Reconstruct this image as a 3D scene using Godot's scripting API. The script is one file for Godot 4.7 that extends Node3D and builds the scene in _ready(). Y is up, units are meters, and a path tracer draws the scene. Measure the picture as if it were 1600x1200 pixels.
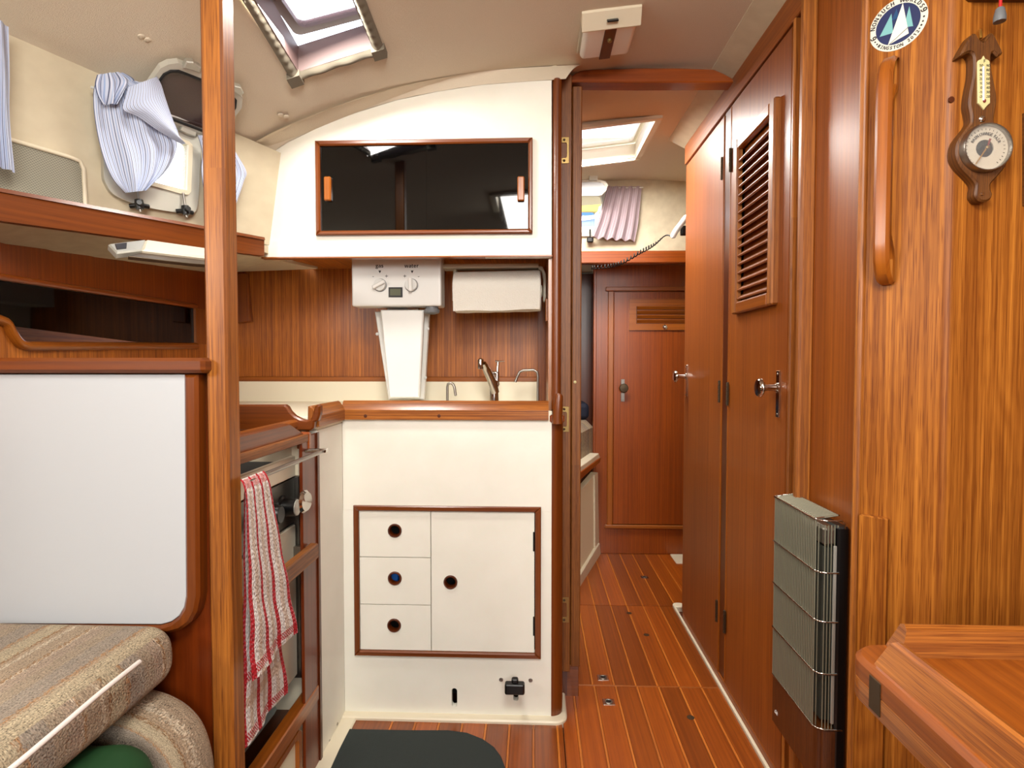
extends Node3D
# Galley and passage of a sailing boat, seen from the saloon.  Units are metres, y up, -z runs down the passage.

const F := 900.0                      # focal length in pixels of the 1600 x 1200 frame
const EYE := Vector3(0, 1.03, 0)
const ZG := -1.645                    # face of the galley cabinets
const ZB := -2.05                     # panel behind the sink
const XR := 0.60                      # face of the wardrobe doors
const ZF := -3.13                     # far bulkhead with the small door
const ZC := -2.90                     # white cabin front above it
const ZK := -0.995                    # bulkhead with the barometer
const ZP := -0.95                     # half bulkhead behind the settee

var cam: Camera3D
var cb := Basis()
var M := {}
var T := {}
var rng := RandomNumberGenerator.new()
var side_plane := Plane()
var side_xf := Transform3D()
var C0 := Vector3()
var C1 := Vector3()

# ---------------------------------------------------------------- mesh buffer
class G:
	var v := PackedVector3Array()
	var n := PackedVector3Array()
	var t := PackedVector2Array()
	var ax := 1
	var off := Vector2.ZERO
	var xf := Transform3D()
	var swap := false

	func _init(axis := 1, o := Vector2.ZERO) -> void:
		ax = axis
		off = o

	func uvp(p: Vector3, nn: Vector3) -> Vector2:
		var a := nn.abs()
		var d := 2
		if a.x >= a.y and a.x >= a.z:
			d = 0
		elif a.y >= a.z:
			d = 1
		if swap and d == 0:
			return Vector2(p.z, p.y) + off
		if d == ax:
			return Vector2(p[(ax + 1) % 3], p[(ax + 2) % 3] * 0.2) + off
		return Vector2(p[3 - d - ax], p[ax]) + off

	func put(p: Vector3, nn: Vector3, uv: Vector2) -> void:
		v.append(xf * p)
		n.append((xf.basis * nn).normalized())
		t.append(uv)

	func tri(a: Vector3, b: Vector3, c: Vector3, na: Vector3, nb: Vector3, nc: Vector3) -> void:
		var fn := (b - a).cross(c - a)
		var m := na + nb + nc
		var ua := uvp(a, m); var ub := uvp(b, m); var uc := uvp(c, m)
		if fn.dot(m) > 0.0:
			put(a, na, ua); put(c, nc, uc); put(b, nb, ub)
		else:
			put(a, na, ua); put(b, nb, ub); put(c, nc, uc)

	func tri_uv(a: Vector3, b: Vector3, c: Vector3, na: Vector3, nb: Vector3, nc: Vector3, ua: Vector2, ub: Vector2, uc: Vector2) -> void:
		if (b - a).cross(c - a).dot(na + nb + nc) > 0.0:
			put(a, na, ua); put(c, nc, uc); put(b, nb, ub)
		else:
			put(a, na, ua); put(b, nb, ub); put(c, nc, uc)

	func quad(a: Vector3, b: Vector3, c: Vector3, d: Vector3, nn: Vector3) -> void:
		tri(a, b, c, nn, nn, nn)
		tri(a, c, d, nn, nn, nn)

	func flat(a: Vector3, b: Vector3, c: Vector3, d: Vector3, out: Vector3) -> void:
		var nn := (b - a).cross(c - a)
		if nn.length() < 1e-12:
			nn = (c - a).cross(d - a)
		nn = nn.normalized()
		if nn.dot(out) < 0.0:
			nn = -nn
		quad(a, b, c, d, nn)

	func box(lo: Vector3, hi: Vector3, b := 0.0015) -> G:
		var l := lo.min(hi); var u := lo.max(hi)
		var c := (l + u) / 2.0
		var h := (u - l) / 2.0
		b = minf(b, 0.45 * minf(h.x, minf(h.y, h.z)))
		for i in 3:
			var j := (i + 1) % 3
			var k := (i + 2) % 3
			for s: float in [-1.0, 1.0]:
				var nn := Vector3.ZERO
				nn[i] = s
				var q := []
				for w: Vector2 in [Vector2(-1, -1), Vector2(1, -1), Vector2(1, 1), Vector2(-1, 1)]:
					var p := Vector3.ZERO
					p[i] = s * h[i]; p[j] = w.x * (h[j] - b); p[k] = w.y * (h[k] - b)
					q.append(c + p)
				quad(q[0], q[1], q[2], q[3], nn)
			if b > 0.0:
				for w: Vector2 in [Vector2(-1, -1), Vector2(1, -1), Vector2(1, 1), Vector2(-1, 1)]:
					var nn := Vector3.ZERO
					nn[j] = w.x; nn[k] = w.y
					nn = nn.normalized()
					var q := []
					for e: Vector2 in [Vector2(0, -1), Vector2(0, 1), Vector2(1, 1), Vector2(1, -1)]:
						var p := Vector3.ZERO
						p[i] = e.y * (h[i] - b)
						p[j] = w.x * (h[j] - b * e.x)
						p[k] = w.y * (h[k] - b * (1.0 - e.x))
						q.append(c + p)
					quad(q[0], q[1], q[2], q[3], nn)
		if b > 0.0:
			for sx: float in [-1.0, 1.0]:
				for sy: float in [-1.0, 1.0]:
					for sz: float in [-1.0, 1.0]:
						var s := Vector3(sx, sy, sz)
						var nn := s.normalized()
						tri(c + s * (h - Vector3(0, b, b)), c + s * (h - Vector3(b, 0, b)), c + s * (h - Vector3(b, b, 0)), nn, nn, nn)
		return self

	func inset(p: PackedVector2Array, b: float) -> PackedVector2Array:
		var o := PackedVector2Array()
		var m := p.size()
		for i in m:
			var e0 := (p[i] - p[(i + m - 1) % m]).normalized()
			var e1 := (p[(i + 1) % m] - p[i]).normalized()
			var n0 := Vector2(-e0.y, e0.x); var n1 := Vector2(-e1.y, e1.x)
			var k := (n0 + n1) / maxf(0.35, 1.0 + n0.dot(n1))
			o.append(p[i] + k * b)
		return o

	# a flat outline in local xy, from z0 (back) to z1 (front), front edge chamfered
	func prism(poly: PackedVector2Array, z0: float, z1: float, b := 0.0015, back := true) -> G:
		var p := poly
		var area := 0.0
		for i in p.size():
			area += p[i].cross(p[(i + 1) % p.size()])
		if area < 0.0:
			p = p.duplicate()
			p.reverse()
		var q := inset(p, b) if b > 0.0 else p
		var m := p.size()
		var zf := z1 - b * signf(z1 - z0)
		var fz := signf(z1 - z0)
		var en := []
		for i in m:
			var e := (p[(i + 1) % m] - p[i]).normalized()
			en.append(Vector3(e.y, -e.x, 0))
		for i in m:
			var i1 := (i + 1) % m
			var na: Vector3 = en[i]
			var nb: Vector3 = en[i]
			if en[(i + m - 1) % m].dot(en[i]) > 0.82:
				na = (en[(i + m - 1) % m] + en[i]).normalized()
			if en[i1].dot(en[i]) > 0.82:
				nb = (en[i1] + en[i]).normalized()
			var a0 := Vector3(p[i].x, p[i].y, z0); var b0 := Vector3(p[i1].x, p[i1].y, z0)
			var a1 := Vector3(p[i].x, p[i].y, zf); var b1 := Vector3(p[i1].x, p[i1].y, zf)
			tri(a0, b0, b1, na, nb, nb)
			tri(a0, b1, a1, na, nb, na)
			if b > 0.0:
				var a2 := Vector3(q[i].x, q[i].y, z1); var b2 := Vector3(q[i1].x, q[i1].y, z1)
				var ca := (na + Vector3(0, 0, fz)).normalized(); var cc := (nb + Vector3(0, 0, fz)).normalized()
				tri(a1, b1, b2, ca, cc, cc)
				tri(a1, b2, a2, ca, cc, ca)
		var ids := Geometry2D.triangulate_polygon(q)
		var nz := Vector3(0, 0, fz)
		for i in range(0, ids.size(), 3):
			var a := q[ids[i]]; var bb := q[ids[i + 1]]; var c := q[ids[i + 2]]
			tri(Vector3(a.x, a.y, z1), Vector3(bb.x, bb.y, z1), Vector3(c.x, c.y, z1), nz, nz, nz)
		if back:
			ids = Geometry2D.triangulate_polygon(p)
			for i in range(0, ids.size(), 3):
				var a := p[ids[i]]; var bb := p[ids[i + 1]]; var c := p[ids[i + 2]]
				tri(Vector3(a.x, a.y, z0), Vector3(bb.x, bb.y, z0), Vector3(c.x, c.y, z0), -nz, -nz, -nz)
		return self

	# a plate with one hole: both loops are seen from the hole's centre
	func plate(outer: PackedVector2Array, inner: PackedVector2Array, z0: float, z1: float) -> G:
		var m := inner.size()
		var c := Vector2.ZERO
		for q in inner:
			c += q
		c /= m
		var o := PackedVector2Array()
		var ang := []
		for q in inner:
			ang.append((q - c).angle())
		# where each spoke leaves the outer loop, with the outer corners kept
		var spokes := []
		for i in m:
			spokes.append([fposmod(ang[i], TAU), inner[i], null])
		for q in outer:
			spokes.append([fposmod((q - c).angle(), TAU), null, q])
		spokes.sort_custom(func(a, b): return a[0] < b[0])
		var ins := PackedVector2Array()
		for s in spokes:
			var d := Vector2.from_angle(s[0])
			ins.append(s[1] if s[1] != null else cross_loop(c, d, inner))
			o.append(s[2] if s[2] != null else cross_loop(c, d, outer))
		var k := ins.size()
		var f := Vector3(0, 0, signf(z1 - z0))
		for i in k:
			var j := (i + 1) % k
			for w in 2:
				var z := z1 if w == 0 else z0
				var nn := f if w == 0 else -f
				quad(Vector3(ins[i].x, ins[i].y, z), Vector3(ins[j].x, ins[j].y, z), Vector3(o[j].x, o[j].y, z), Vector3(o[i].x, o[i].y, z), nn)
			var mi := (ins[i] + ins[j]) / 2.0 - c
			flat(Vector3(ins[i].x, ins[i].y, z0), Vector3(ins[j].x, ins[j].y, z0), Vector3(ins[j].x, ins[j].y, z1), Vector3(ins[i].x, ins[i].y, z1), Vector3(-mi.x, -mi.y, 0))
			flat(Vector3(o[i].x, o[i].y, z0), Vector3(o[j].x, o[j].y, z0), Vector3(o[j].x, o[j].y, z1), Vector3(o[i].x, o[i].y, z1), Vector3(mi.x, mi.y, 0))
		return self

	func cross_loop(c: Vector2, d: Vector2, loop: PackedVector2Array) -> Vector2:
		var best := Vector2.ZERO
		var far := -1.0
		for i in loop.size():
			var h = Geometry2D.segment_intersects_segment(c, c + d * 20.0, loop[i], loop[(i + 1) % loop.size()])
			if h != null and (h - c).length() > far:
				far = (h - c).length()
				best = h
		if far < 0.0:
			var bd := 1e9
			for q in loop:
				var e := absf(angle_difference((q - c).angle(), d.angle()))
				if e < bd:
					bd = e
					best = q
		return best

	func tube(path: PackedVector3Array, r, sides := 10, cap := true) -> G:
		var m := path.size()
		var rings := []
		var norms := []
		var up := Vector3.UP
		var acc := 0.0
		var dist := []
		for i in m:
			if i > 0:
				acc += path[i].distance_to(path[i - 1])
			dist.append(acc)
			var d := (path[mini(i + 1, m - 1)] - path[maxi(i - 1, 0)]).normalized()
			if i == 0:
				up = Vector3.UP if absf(d.y) < 0.9 else Vector3.RIGHT
			up = (up - d * up.dot(d)).normalized()
			var s := d.cross(up)
			var ring := []
			var nr := []
			var rad: float = r if not (r is Array) else r[i]
			for k in sides + 1:
				var a := TAU * k / sides
				var nn := up * cos(a) + s * sin(a)
				nr.append(nn)
				ring.append(path[i] + nn * rad)
			rings.append(ring)
			norms.append(nr)
		for i in m - 1:
			for k in sides:
				var ua := Vector2(k * 0.02, dist[i]) + off; var ub := Vector2((k + 1) * 0.02, dist[i]) + off
				var uc := Vector2((k + 1) * 0.02, dist[i + 1]) + off; var ud := Vector2(k * 0.02, dist[i + 1]) + off
				tri_uv(rings[i][k], rings[i][k + 1], rings[i + 1][k + 1], norms[i][k], norms[i][k + 1], norms[i + 1][k + 1], ua, ub, uc)
				tri_uv(rings[i][k], rings[i + 1][k + 1], rings[i + 1][k], norms[i][k], norms[i + 1][k + 1], norms[i + 1][k], ua, uc, ud)
		if cap:
			for e in 2:
				var i := 0 if e == 0 else m - 1
				var nn := (path[0] - path[1]).normalized() if e == 0 else (path[m - 1] - path[m - 2]).normalized()
				for k in sides:
					tri(path[i], rings[i][k], rings[i][k + 1], nn, nn, nn)
		return self

	# profile of Vector2(radius, height) turned round the local y axis
	func lathe(pr: PackedVector2Array, seg := 24) -> G:
		var m := pr.size()
		var pn := []
		for i in m - 1:
			var e := (pr[i + 1] - pr[i]).normalized()
			pn.append(Vector2(e.y, -e.x))
		for i in m - 1:
			var na: Vector2 = pn[i]
			var nb: Vector2 = pn[i]
			if i > 0 and pn[i - 1].dot(pn[i]) > 0.75:
				na = (pn[i - 1] + pn[i]).normalized()
			if i < m - 2 and pn[i + 1].dot(pn[i]) > 0.75:
				nb = (pn[i + 1] + pn[i]).normalized()
			for k in seg:
				var a := TAU * k / seg; var b := TAU * (k + 1) / seg
				var da := Vector3(cos(a), 0, sin(a)); var db := Vector3(cos(b), 0, sin(b))
				var p0 := da * pr[i].x + Vector3.UP * pr[i].y; var p1 := db * pr[i].x + Vector3.UP * pr[i].y
				var p2 := db * pr[i + 1].x + Vector3.UP * pr[i + 1].y; var p3 := da * pr[i + 1].x + Vector3.UP * pr[i + 1].y
				var n0 := da * na.x + Vector3.UP * na.y; var n1 := db * na.x + Vector3.UP * na.y
				var n2 := db * nb.x + Vector3.UP * nb.y; var n3 := da * nb.x + Vector3.UP * nb.y
				if pr[i].x > 1e-6:
					tri(p0, p1, p2, n0, n1, n2)
				if pr[i + 1].x > 1e-6:
					tri(p0, p2, p3, n0, n2, n3)
		return self

	func grid(fn: Callable, nu: int, nv: int, su := 1.0, sv := 1.0, flip := false) -> G:
		var p := []
		for j in nv + 1:
			var row := PackedVector3Array()
			for i in nu + 1:
				row.append(fn.call(float(i) / nu, float(j) / nv))
			p.append(row)
		var nn := []
		for j in nv + 1:
			var row := PackedVector3Array()
			for i in nu + 1:
				var du: Vector3 = p[j][mini(i + 1, nu)] - p[j][maxi(i - 1, 0)]
				var dv: Vector3 = p[mini(j + 1, nv)][i] - p[maxi(j - 1, 0)][i]
				var q := du.cross(dv).normalized()
				row.append(-q if flip else q)
			nn.append(row)
		for j in nv:
			for i in nu:
				var a := Vector2(i * su / nu, j * sv / nv) + off; var b := Vector2((i + 1) * su / nu, j * sv / nv) + off
				var c := Vector2((i + 1) * su / nu, (j + 1) * sv / nv) + off; var d := Vector2(i * su / nu, (j + 1) * sv / nv) + off
				tri_uv(p[j][i], p[j][i + 1], p[j + 1][i + 1], nn[j][i], nn[j][i + 1], nn[j + 1][i + 1], a, b, c)
				tri_uv(p[j][i], p[j + 1][i + 1], p[j + 1][i], nn[j][i], nn[j + 1][i + 1], nn[j + 1][i], a, c, d)
		return self

	# a box with round edges of radius r
	func rbox(lo: Vector3, hi: Vector3, r: float, m := 4, warp = null) -> G:
		var c := (lo + hi) / 2.0
		var h := (hi - lo).abs() / 2.0
		r = minf(r, minf(h.x, minf(h.y, h.z)) * 0.999)
		var ticks := []
		for i in 3:
			var tk := []
			for k in m + 1:
				tk.append(-h[i] + r - r * cos(PI / 2.0 * k / m))
			var mid := 1 if warp == null else 8
			for k in range(1, mid):
				tk.append(lerpf(-h[i] + r, h[i] - r, float(k) / mid))
			for k in m + 1:
				tk.append(h[i] - r + r * sin(PI / 2.0 * k / m))
			ticks.append(tk)
		for i in 3:
			var j := (i + 1) % 3
			var k := (i + 2) % 3
			for s: float in [-1.0, 1.0]:
				var P := []
				var N := []
				for tj in ticks[j]:
					var rp := []
					var rn := []
					for tk in ticks[k]:
						var q := Vector3.ZERO
						q[i] = s * h[i]; q[j] = tj; q[k] = tk
						var core := q.clamp(-h + Vector3.ONE * r, h - Vector3.ONE * r)
						var dd := (q - core).normalized()
						var w := core + dd * r
						if warp != null:
							w = warp.call(c + w, dd) - c
						rp.append(c + w)
						rn.append(dd)
					P.append(rp)
					N.append(rn)
				for a in P.size() - 1:
					for b in P[a].size() - 1:
						tri(P[a][b], P[a + 1][b], P[a + 1][b + 1], N[a][b], N[a + 1][b], N[a + 1][b + 1])
						tri(P[a][b], P[a + 1][b + 1], P[a][b + 1], N[a][b], N[a + 1][b + 1], N[a][b + 1])
		return self

# ---------------------------------------------------------------- placing
func ray(px: float, py: float) -> Vector3:
	return cb * Vector3((px - 800.0) / F, (600.0 - py) / F, -1.0)

func pz(px: float, py: float, z: float) -> Vector3:
	var d := ray(px, py)
	return EYE + d * ((z - EYE.z) / d.z)

func px_(px: float, py: float, x: float) -> Vector3:
	var d := ray(px, py)
	return EYE + d * ((x - EYE.x) / d.x)

func py_(px: float, py: float, y: float) -> Vector3:
	var d := ray(px, py)
	return EYE + d * ((y - EYE.y) / d.y)

func pp(px: float, py: float, pl: Plane) -> Vector3:
	var h = pl.intersects_ray(EYE, ray(px, py))
	if h == null:
		h = pl.intersects_ray(EYE, -ray(px, py))
	return h

func corner_x(z: float) -> float:
	if z < -1.58:
		return C0.x
	return maxf(C0.x + (z - C0.z) * (C1.x - C0.x) / (C1.z - C0.z), -1.5)

func ceil_y(x: float, z: float) -> float:
	var xc := corner_x(z)
	var yc := C0.y + (C1.y - C0.y) * clampf((xc - C0.x) / (C1.x - C0.x), 0.0, 1.4)
	var e := 0.5 - xc
	return 1.925 - (1.925 - yc) * (x - 0.5) * (x - 0.5) / (e * e) + maxf(0.0, -z - 2.0) * 0.02

func on_ceiling(px: float, py: float, drop := 0.0) -> Vector3:
	var d := ray(px, py)
	var lo := 0.2
	var hi := 4.5
	for k in 40:
		var m := (lo + hi) / 2.0
		var p := EYE + d * m
		if p.y > ceil_y(p.x, p.z) - drop:
			hi = m
		else:
			lo = m
	return EYE + d * lo

func V2(p: Vector3) -> Vector2:
	return Vector2(p.x, p.y)

func px_loop(pts: Array, z: float) -> PackedVector2Array:
	var o := PackedVector2Array()
	for q in pts:
		o.append(V2(pz(q[0], q[1], z)))
	return o

func circle(c: Vector2, r: float, m := 24, ry := -1.0) -> PackedVector2Array:
	var o := PackedVector2Array()
	for i in m:
		var a := TAU * i / m
		o.append(c + Vector2(cos(a) * r, sin(a) * (r if ry < 0.0 else ry)))
	return o

func stadium(c: Vector2, w: float, h: float, m := 8) -> PackedVector2Array:
	var o := PackedVector2Array()
	var r := w / 2.0
	for i in m + 1:
		o.append(c + Vector2(0, h / 2.0 - r) + Vector2.from_angle(PI * i / m) * r)
	for i in m + 1:
		o.append(c - Vector2(0, h / 2.0 - r) + Vector2.from_angle(PI + PI * i / m) * r)
	return o

func rrect(a: Vector2, b: Vector2, r: float, m := 5) -> PackedVector2Array:
	var lo := a.min(b); var hi := a.max(b)
	var o := PackedVector2Array()
	var cs := [Vector2(hi.x - r, hi.y - r), Vector2(lo.x + r, hi.y - r), Vector2(lo.x + r, lo.y + r), Vector2(hi.x - r, lo.y + r)]
	for k in 4:
		for i in m + 1:
			o.append(cs[k] + Vector2.from_angle(PI / 2 * k + PI / 2 * i / m) * r)
	return o

func rect2(a: Vector2, b: Vector2) -> PackedVector2Array:
	var lo := a.min(b); var hi := a.max(b)
	return PackedVector2Array([lo, Vector2(hi.x, lo.y), hi, Vector2(lo.x, hi.y)])

func smooth2(pts: PackedVector2Array, m := 5) -> PackedVector2Array:      # closed Catmull-Rom
	var o := PackedVector2Array()
	var k := pts.size()
	for i in k:
		for s in m:
			o.append(pts[i].cubic_interpolate(pts[(i + 1) % k], pts[(i + k - 1) % k], pts[(i + 2) % k], float(s) / m))
	return o

func smooth3(pts: PackedVector3Array, m := 6) -> PackedVector3Array:
	var o := PackedVector3Array()
	var k := pts.size()
	for i in k - 1:
		for s in m:
			o.append(pts[i].cubic_interpolate(pts[i + 1], pts[maxi(i - 1, 0)], pts[mini(i + 2, k - 1)], float(s) / m))
	o.append(pts[k - 1])
	return o

# ---------------------------------------------------------------- naming
func free_name(parent: Node, called: String) -> String:
	if not parent.has_node(called):
		return called
	var k := 1
	while parent.has_node("%s_%03d" % [called, k]):
		k += 1
	return "%s_%03d" % [called, k]

func tag(o: Node, label: String, category: String, group := "") -> Node:
	o.set_meta("label", label)
	o.set_meta("category", category)
	if group != "":
		o.set_meta("group", group)
	return o

func thing(called: String, label := "", category := "", group := "") -> Node3D:
	var o := Node3D.new()
	o.name = free_name(self, called)
	add_child(o, true)
	if label != "":
		tag(o, label, category, group)
	return o

func structure(called: String) -> Node3D:
	var o := Node3D.new()
	o.name = free_name(self, called)
	add_child(o, true)
	o.set_meta("kind", "structure")
	return o

func mesh_of(g: G) -> ArrayMesh:
	var arr := []
	arr.resize(Mesh.ARRAY_MAX)
	arr[Mesh.ARRAY_VERTEX] = g.v
	arr[Mesh.ARRAY_NORMAL] = g.n
	arr[Mesh.ARRAY_TEX_UV] = g.t
	var am := ArrayMesh.new()
	am.add_surface_from_arrays(Mesh.PRIMITIVE_TRIANGLES, arr)
	var st := SurfaceTool.new()
	st.create_from(am, 0)
	st.generate_tangents()
	return st.commit()

# commits a buffer (in world coordinates) as one named mesh, its origin at its own base
func obj(called: String, g: G, m: Material, parent: Node3D = null, kind := "") -> MeshInstance3D:
	var par: Node3D = parent if parent != null else self
	var bb := AABB(g.v[0], Vector3.ZERO)
	for q in g.v:
		bb = bb.expand(q)
	var base := bb.position + Vector3(bb.size.x / 2, 0, bb.size.z / 2)
	for i in g.v.size():
		g.v[i] -= base
	var o := MeshInstance3D.new()
	o.mesh = mesh_of(g)
	o.material_override = m
	o.name = free_name(par, called)
	par.add_child(o, true)
	var w := Vector3.ZERO
	var a: Node = par
	while a is Node3D and a != self:
		w += a.position
		a = a.get_parent()
	o.position = base - w
	if kind != "":
		o.set_meta("kind", kind)
	return o

func settle(o: Node3D) -> void:                # puts a thing's own origin at the middle of its base
	var bb := AABB()
	var first := true
	for c in o.get_children():
		if c is MeshInstance3D:
			var b: AABB = c.transform * c.mesh.get_aabb()
			bb = b if first else bb.merge(b)
			first = false
	if first:
		return
	var base := bb.position + Vector3(bb.size.x / 2, 0, bb.size.z / 2)
	for c in o.get_children():
		if c is Node3D:
			c.position -= base
	o.position += base

func letters(called: String, s: String, em: float, at: Transform3D, m: Material, parent: Node3D, bold := false) -> MeshInstance3D:
	var tm := TextMesh.new()
	var f := SystemFont.new()
	f.font_names = PackedStringArray(["Droid Sans"])
	f.font_weight = 700 if bold else 400
	tm.font = f
	tm.text = s
	tm.font_size = 48
	tm.pixel_size = em / 48.0
	tm.depth = 0.0006
	var o := MeshInstance3D.new()
	o.mesh = tm
	o.material_override = m
	o.name = free_name(parent, called)
	parent.add_child(o, true)
	var w := Vector3.ZERO
	var a: Node = parent
	while a is Node3D and a != self:
		w += a.position
		a = a.get_parent()
	at.origin -= w
	o.transform = at
	return o

func W(ax := 1) -> G:                          # a buffer for wood: random place on the grain
	return G.new(ax, Vector2(rng.randf() * 3.0, rng.randf() * 5.0))

func face_x() -> Basis:                        # local xy -> world (-z, y), local z -> world -x: for things on a wall that faces -x
	return Basis(Vector3(0, 0, 1), Vector3(0, 1, 0), Vector3(-1, 0, 0))

# ---------------------------------------------------------------- surfaces
func noise_bytes(w: int, h: int, fx: int, fy: int, freq: float, sd: int) -> PackedByteArray:
	var n := FastNoiseLite.new()
	n.seed = sd
	n.noise_type = FastNoiseLite.TYPE_SIMPLEX_SMOOTH
	n.frequency = freq
	n.fractal_octaves = 2
	var im := n.get_seamless_image(fx, fy)
	im.convert(Image.FORMAT_L8)
	im.resize(w, h, Image.INTERPOLATE_CUBIC)
	return im.get_data()

func grain(sd: int, figure: float, dark: Color, light: Color, pores := 0.35) -> ImageTexture:
	var w := 1024
	var h := 1024
	var a := noise_bytes(w, h, 128, 12, 0.05, sd)            # broad bands
	var b := noise_bytes(w, h, 512, 12, 0.13, sd + 1)        # ribbons
	var c := noise_bytes(w, h, 1024, 64, 0.30, sd + 2)       # pores
	var d := noise_bytes(w, h, 64, 14, 0.045, sd + 3)        # figure
	var o := PackedByteArray()
	o.resize(w * h * 3)
	for i in w * h:
		var f := sin(d[i] * 0.0039 * 30.0 + a[i] * 0.012) * 0.5 + 0.5
		var v := 0.20 * a[i] / 255.0 + 0.44 * b[i] / 255.0 + 0.18
		v = lerpf(v, f * 0.55 + 0.25 * v + 0.1, figure)
		var q := c[i] / 255.0
		if q < 0.42:
			v -= (0.42 - q) * pores * 3.4
		v = clampf((v - 0.22) * 1.75, 0.0, 1.0)
		o[i * 3] = int(255.0 * lerpf(dark.r, light.r, v))
		o[i * 3 + 1] = int(255.0 * lerpf(dark.g, light.g, v))
		o[i * 3 + 2] = int(255.0 * lerpf(dark.b, light.b, v))
	var im := Image.create_from_data(w, h, false, Image.FORMAT_RGB8, o)
	im.generate_mipmaps()
	return ImageTexture.create_from_image(im)

func paint(w: int, h: int, fn: Callable) -> ImageTexture:
	var im := Image.create(w, h, false, Image.FORMAT_RGB8)
	for y in h:
		for x in w:
			im.set_pixel(x, y, fn.call(x, y))
	im.generate_mipmaps()
	return ImageTexture.create_from_image(im)

func bumps(freq: float, strength: float, sd: int, size := 256) -> NoiseTexture2D:
	var n := FastNoiseLite.new()
	n.seed = sd
	n.frequency = freq
	n.fractal_octaves = 3
	var t := NoiseTexture2D.new()
	t.noise = n
	t.width = size
	t.height = size
	t.seamless = true
	t.as_normal_map = true
	t.bump_strength = strength
	return t

func blotches(freq: float, a: Color, b: Color, sd: int) -> NoiseTexture2D:
	var n := FastNoiseLite.new()
	n.seed = sd
	n.frequency = freq
	n.fractal_octaves = 4
	var r := Gradient.new()
	r.set_color(0, a)
	r.set_color(1, b)
	var t := NoiseTexture2D.new()
	t.noise = n
	t.width = 512
	t.height = 512
	t.seamless = true
	t.color_ramp = r
	return t

func mat(c: Color, rough := 0.5, metal := 0.0) -> StandardMaterial3D:
	var m := StandardMaterial3D.new()
	m.albedo_color = c
	m.roughness = rough
	m.metallic = metal
	m.cull_mode = BaseMaterial3D.CULL_DISABLED
	return m

func wood(tex: Texture2D, tone: Color, rough := 0.3, coat := 0.35, sc := Vector3(1.5, 0.55, 1)) -> StandardMaterial3D:
	var m := mat(tone, rough)
	m.albedo_texture = tex
	m.uv1_scale = sc
	m.clearcoat_enabled = coat > 0.0
	m.clearcoat = coat
	m.clearcoat_roughness = 0.22
	return m

func cloth(tex: Texture2D, sc: Vector3, bump: Texture2D = null, rough := 0.95) -> StandardMaterial3D:
	var m := mat(Color.WHITE, rough)
	m.albedo_texture = tex
	m.uv1_scale = sc
	if bump:
		m.normal_enabled = true
		m.normal_texture = bump
		m.normal_scale = 0.6
	return m

func triplanar(m: StandardMaterial3D, sc: float) -> StandardMaterial3D:
	m.uv1_triplanar = true
	m.uv1_world_triplanar = true
	m.uv1_scale = Vector3.ONE * sc
	return m

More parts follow.
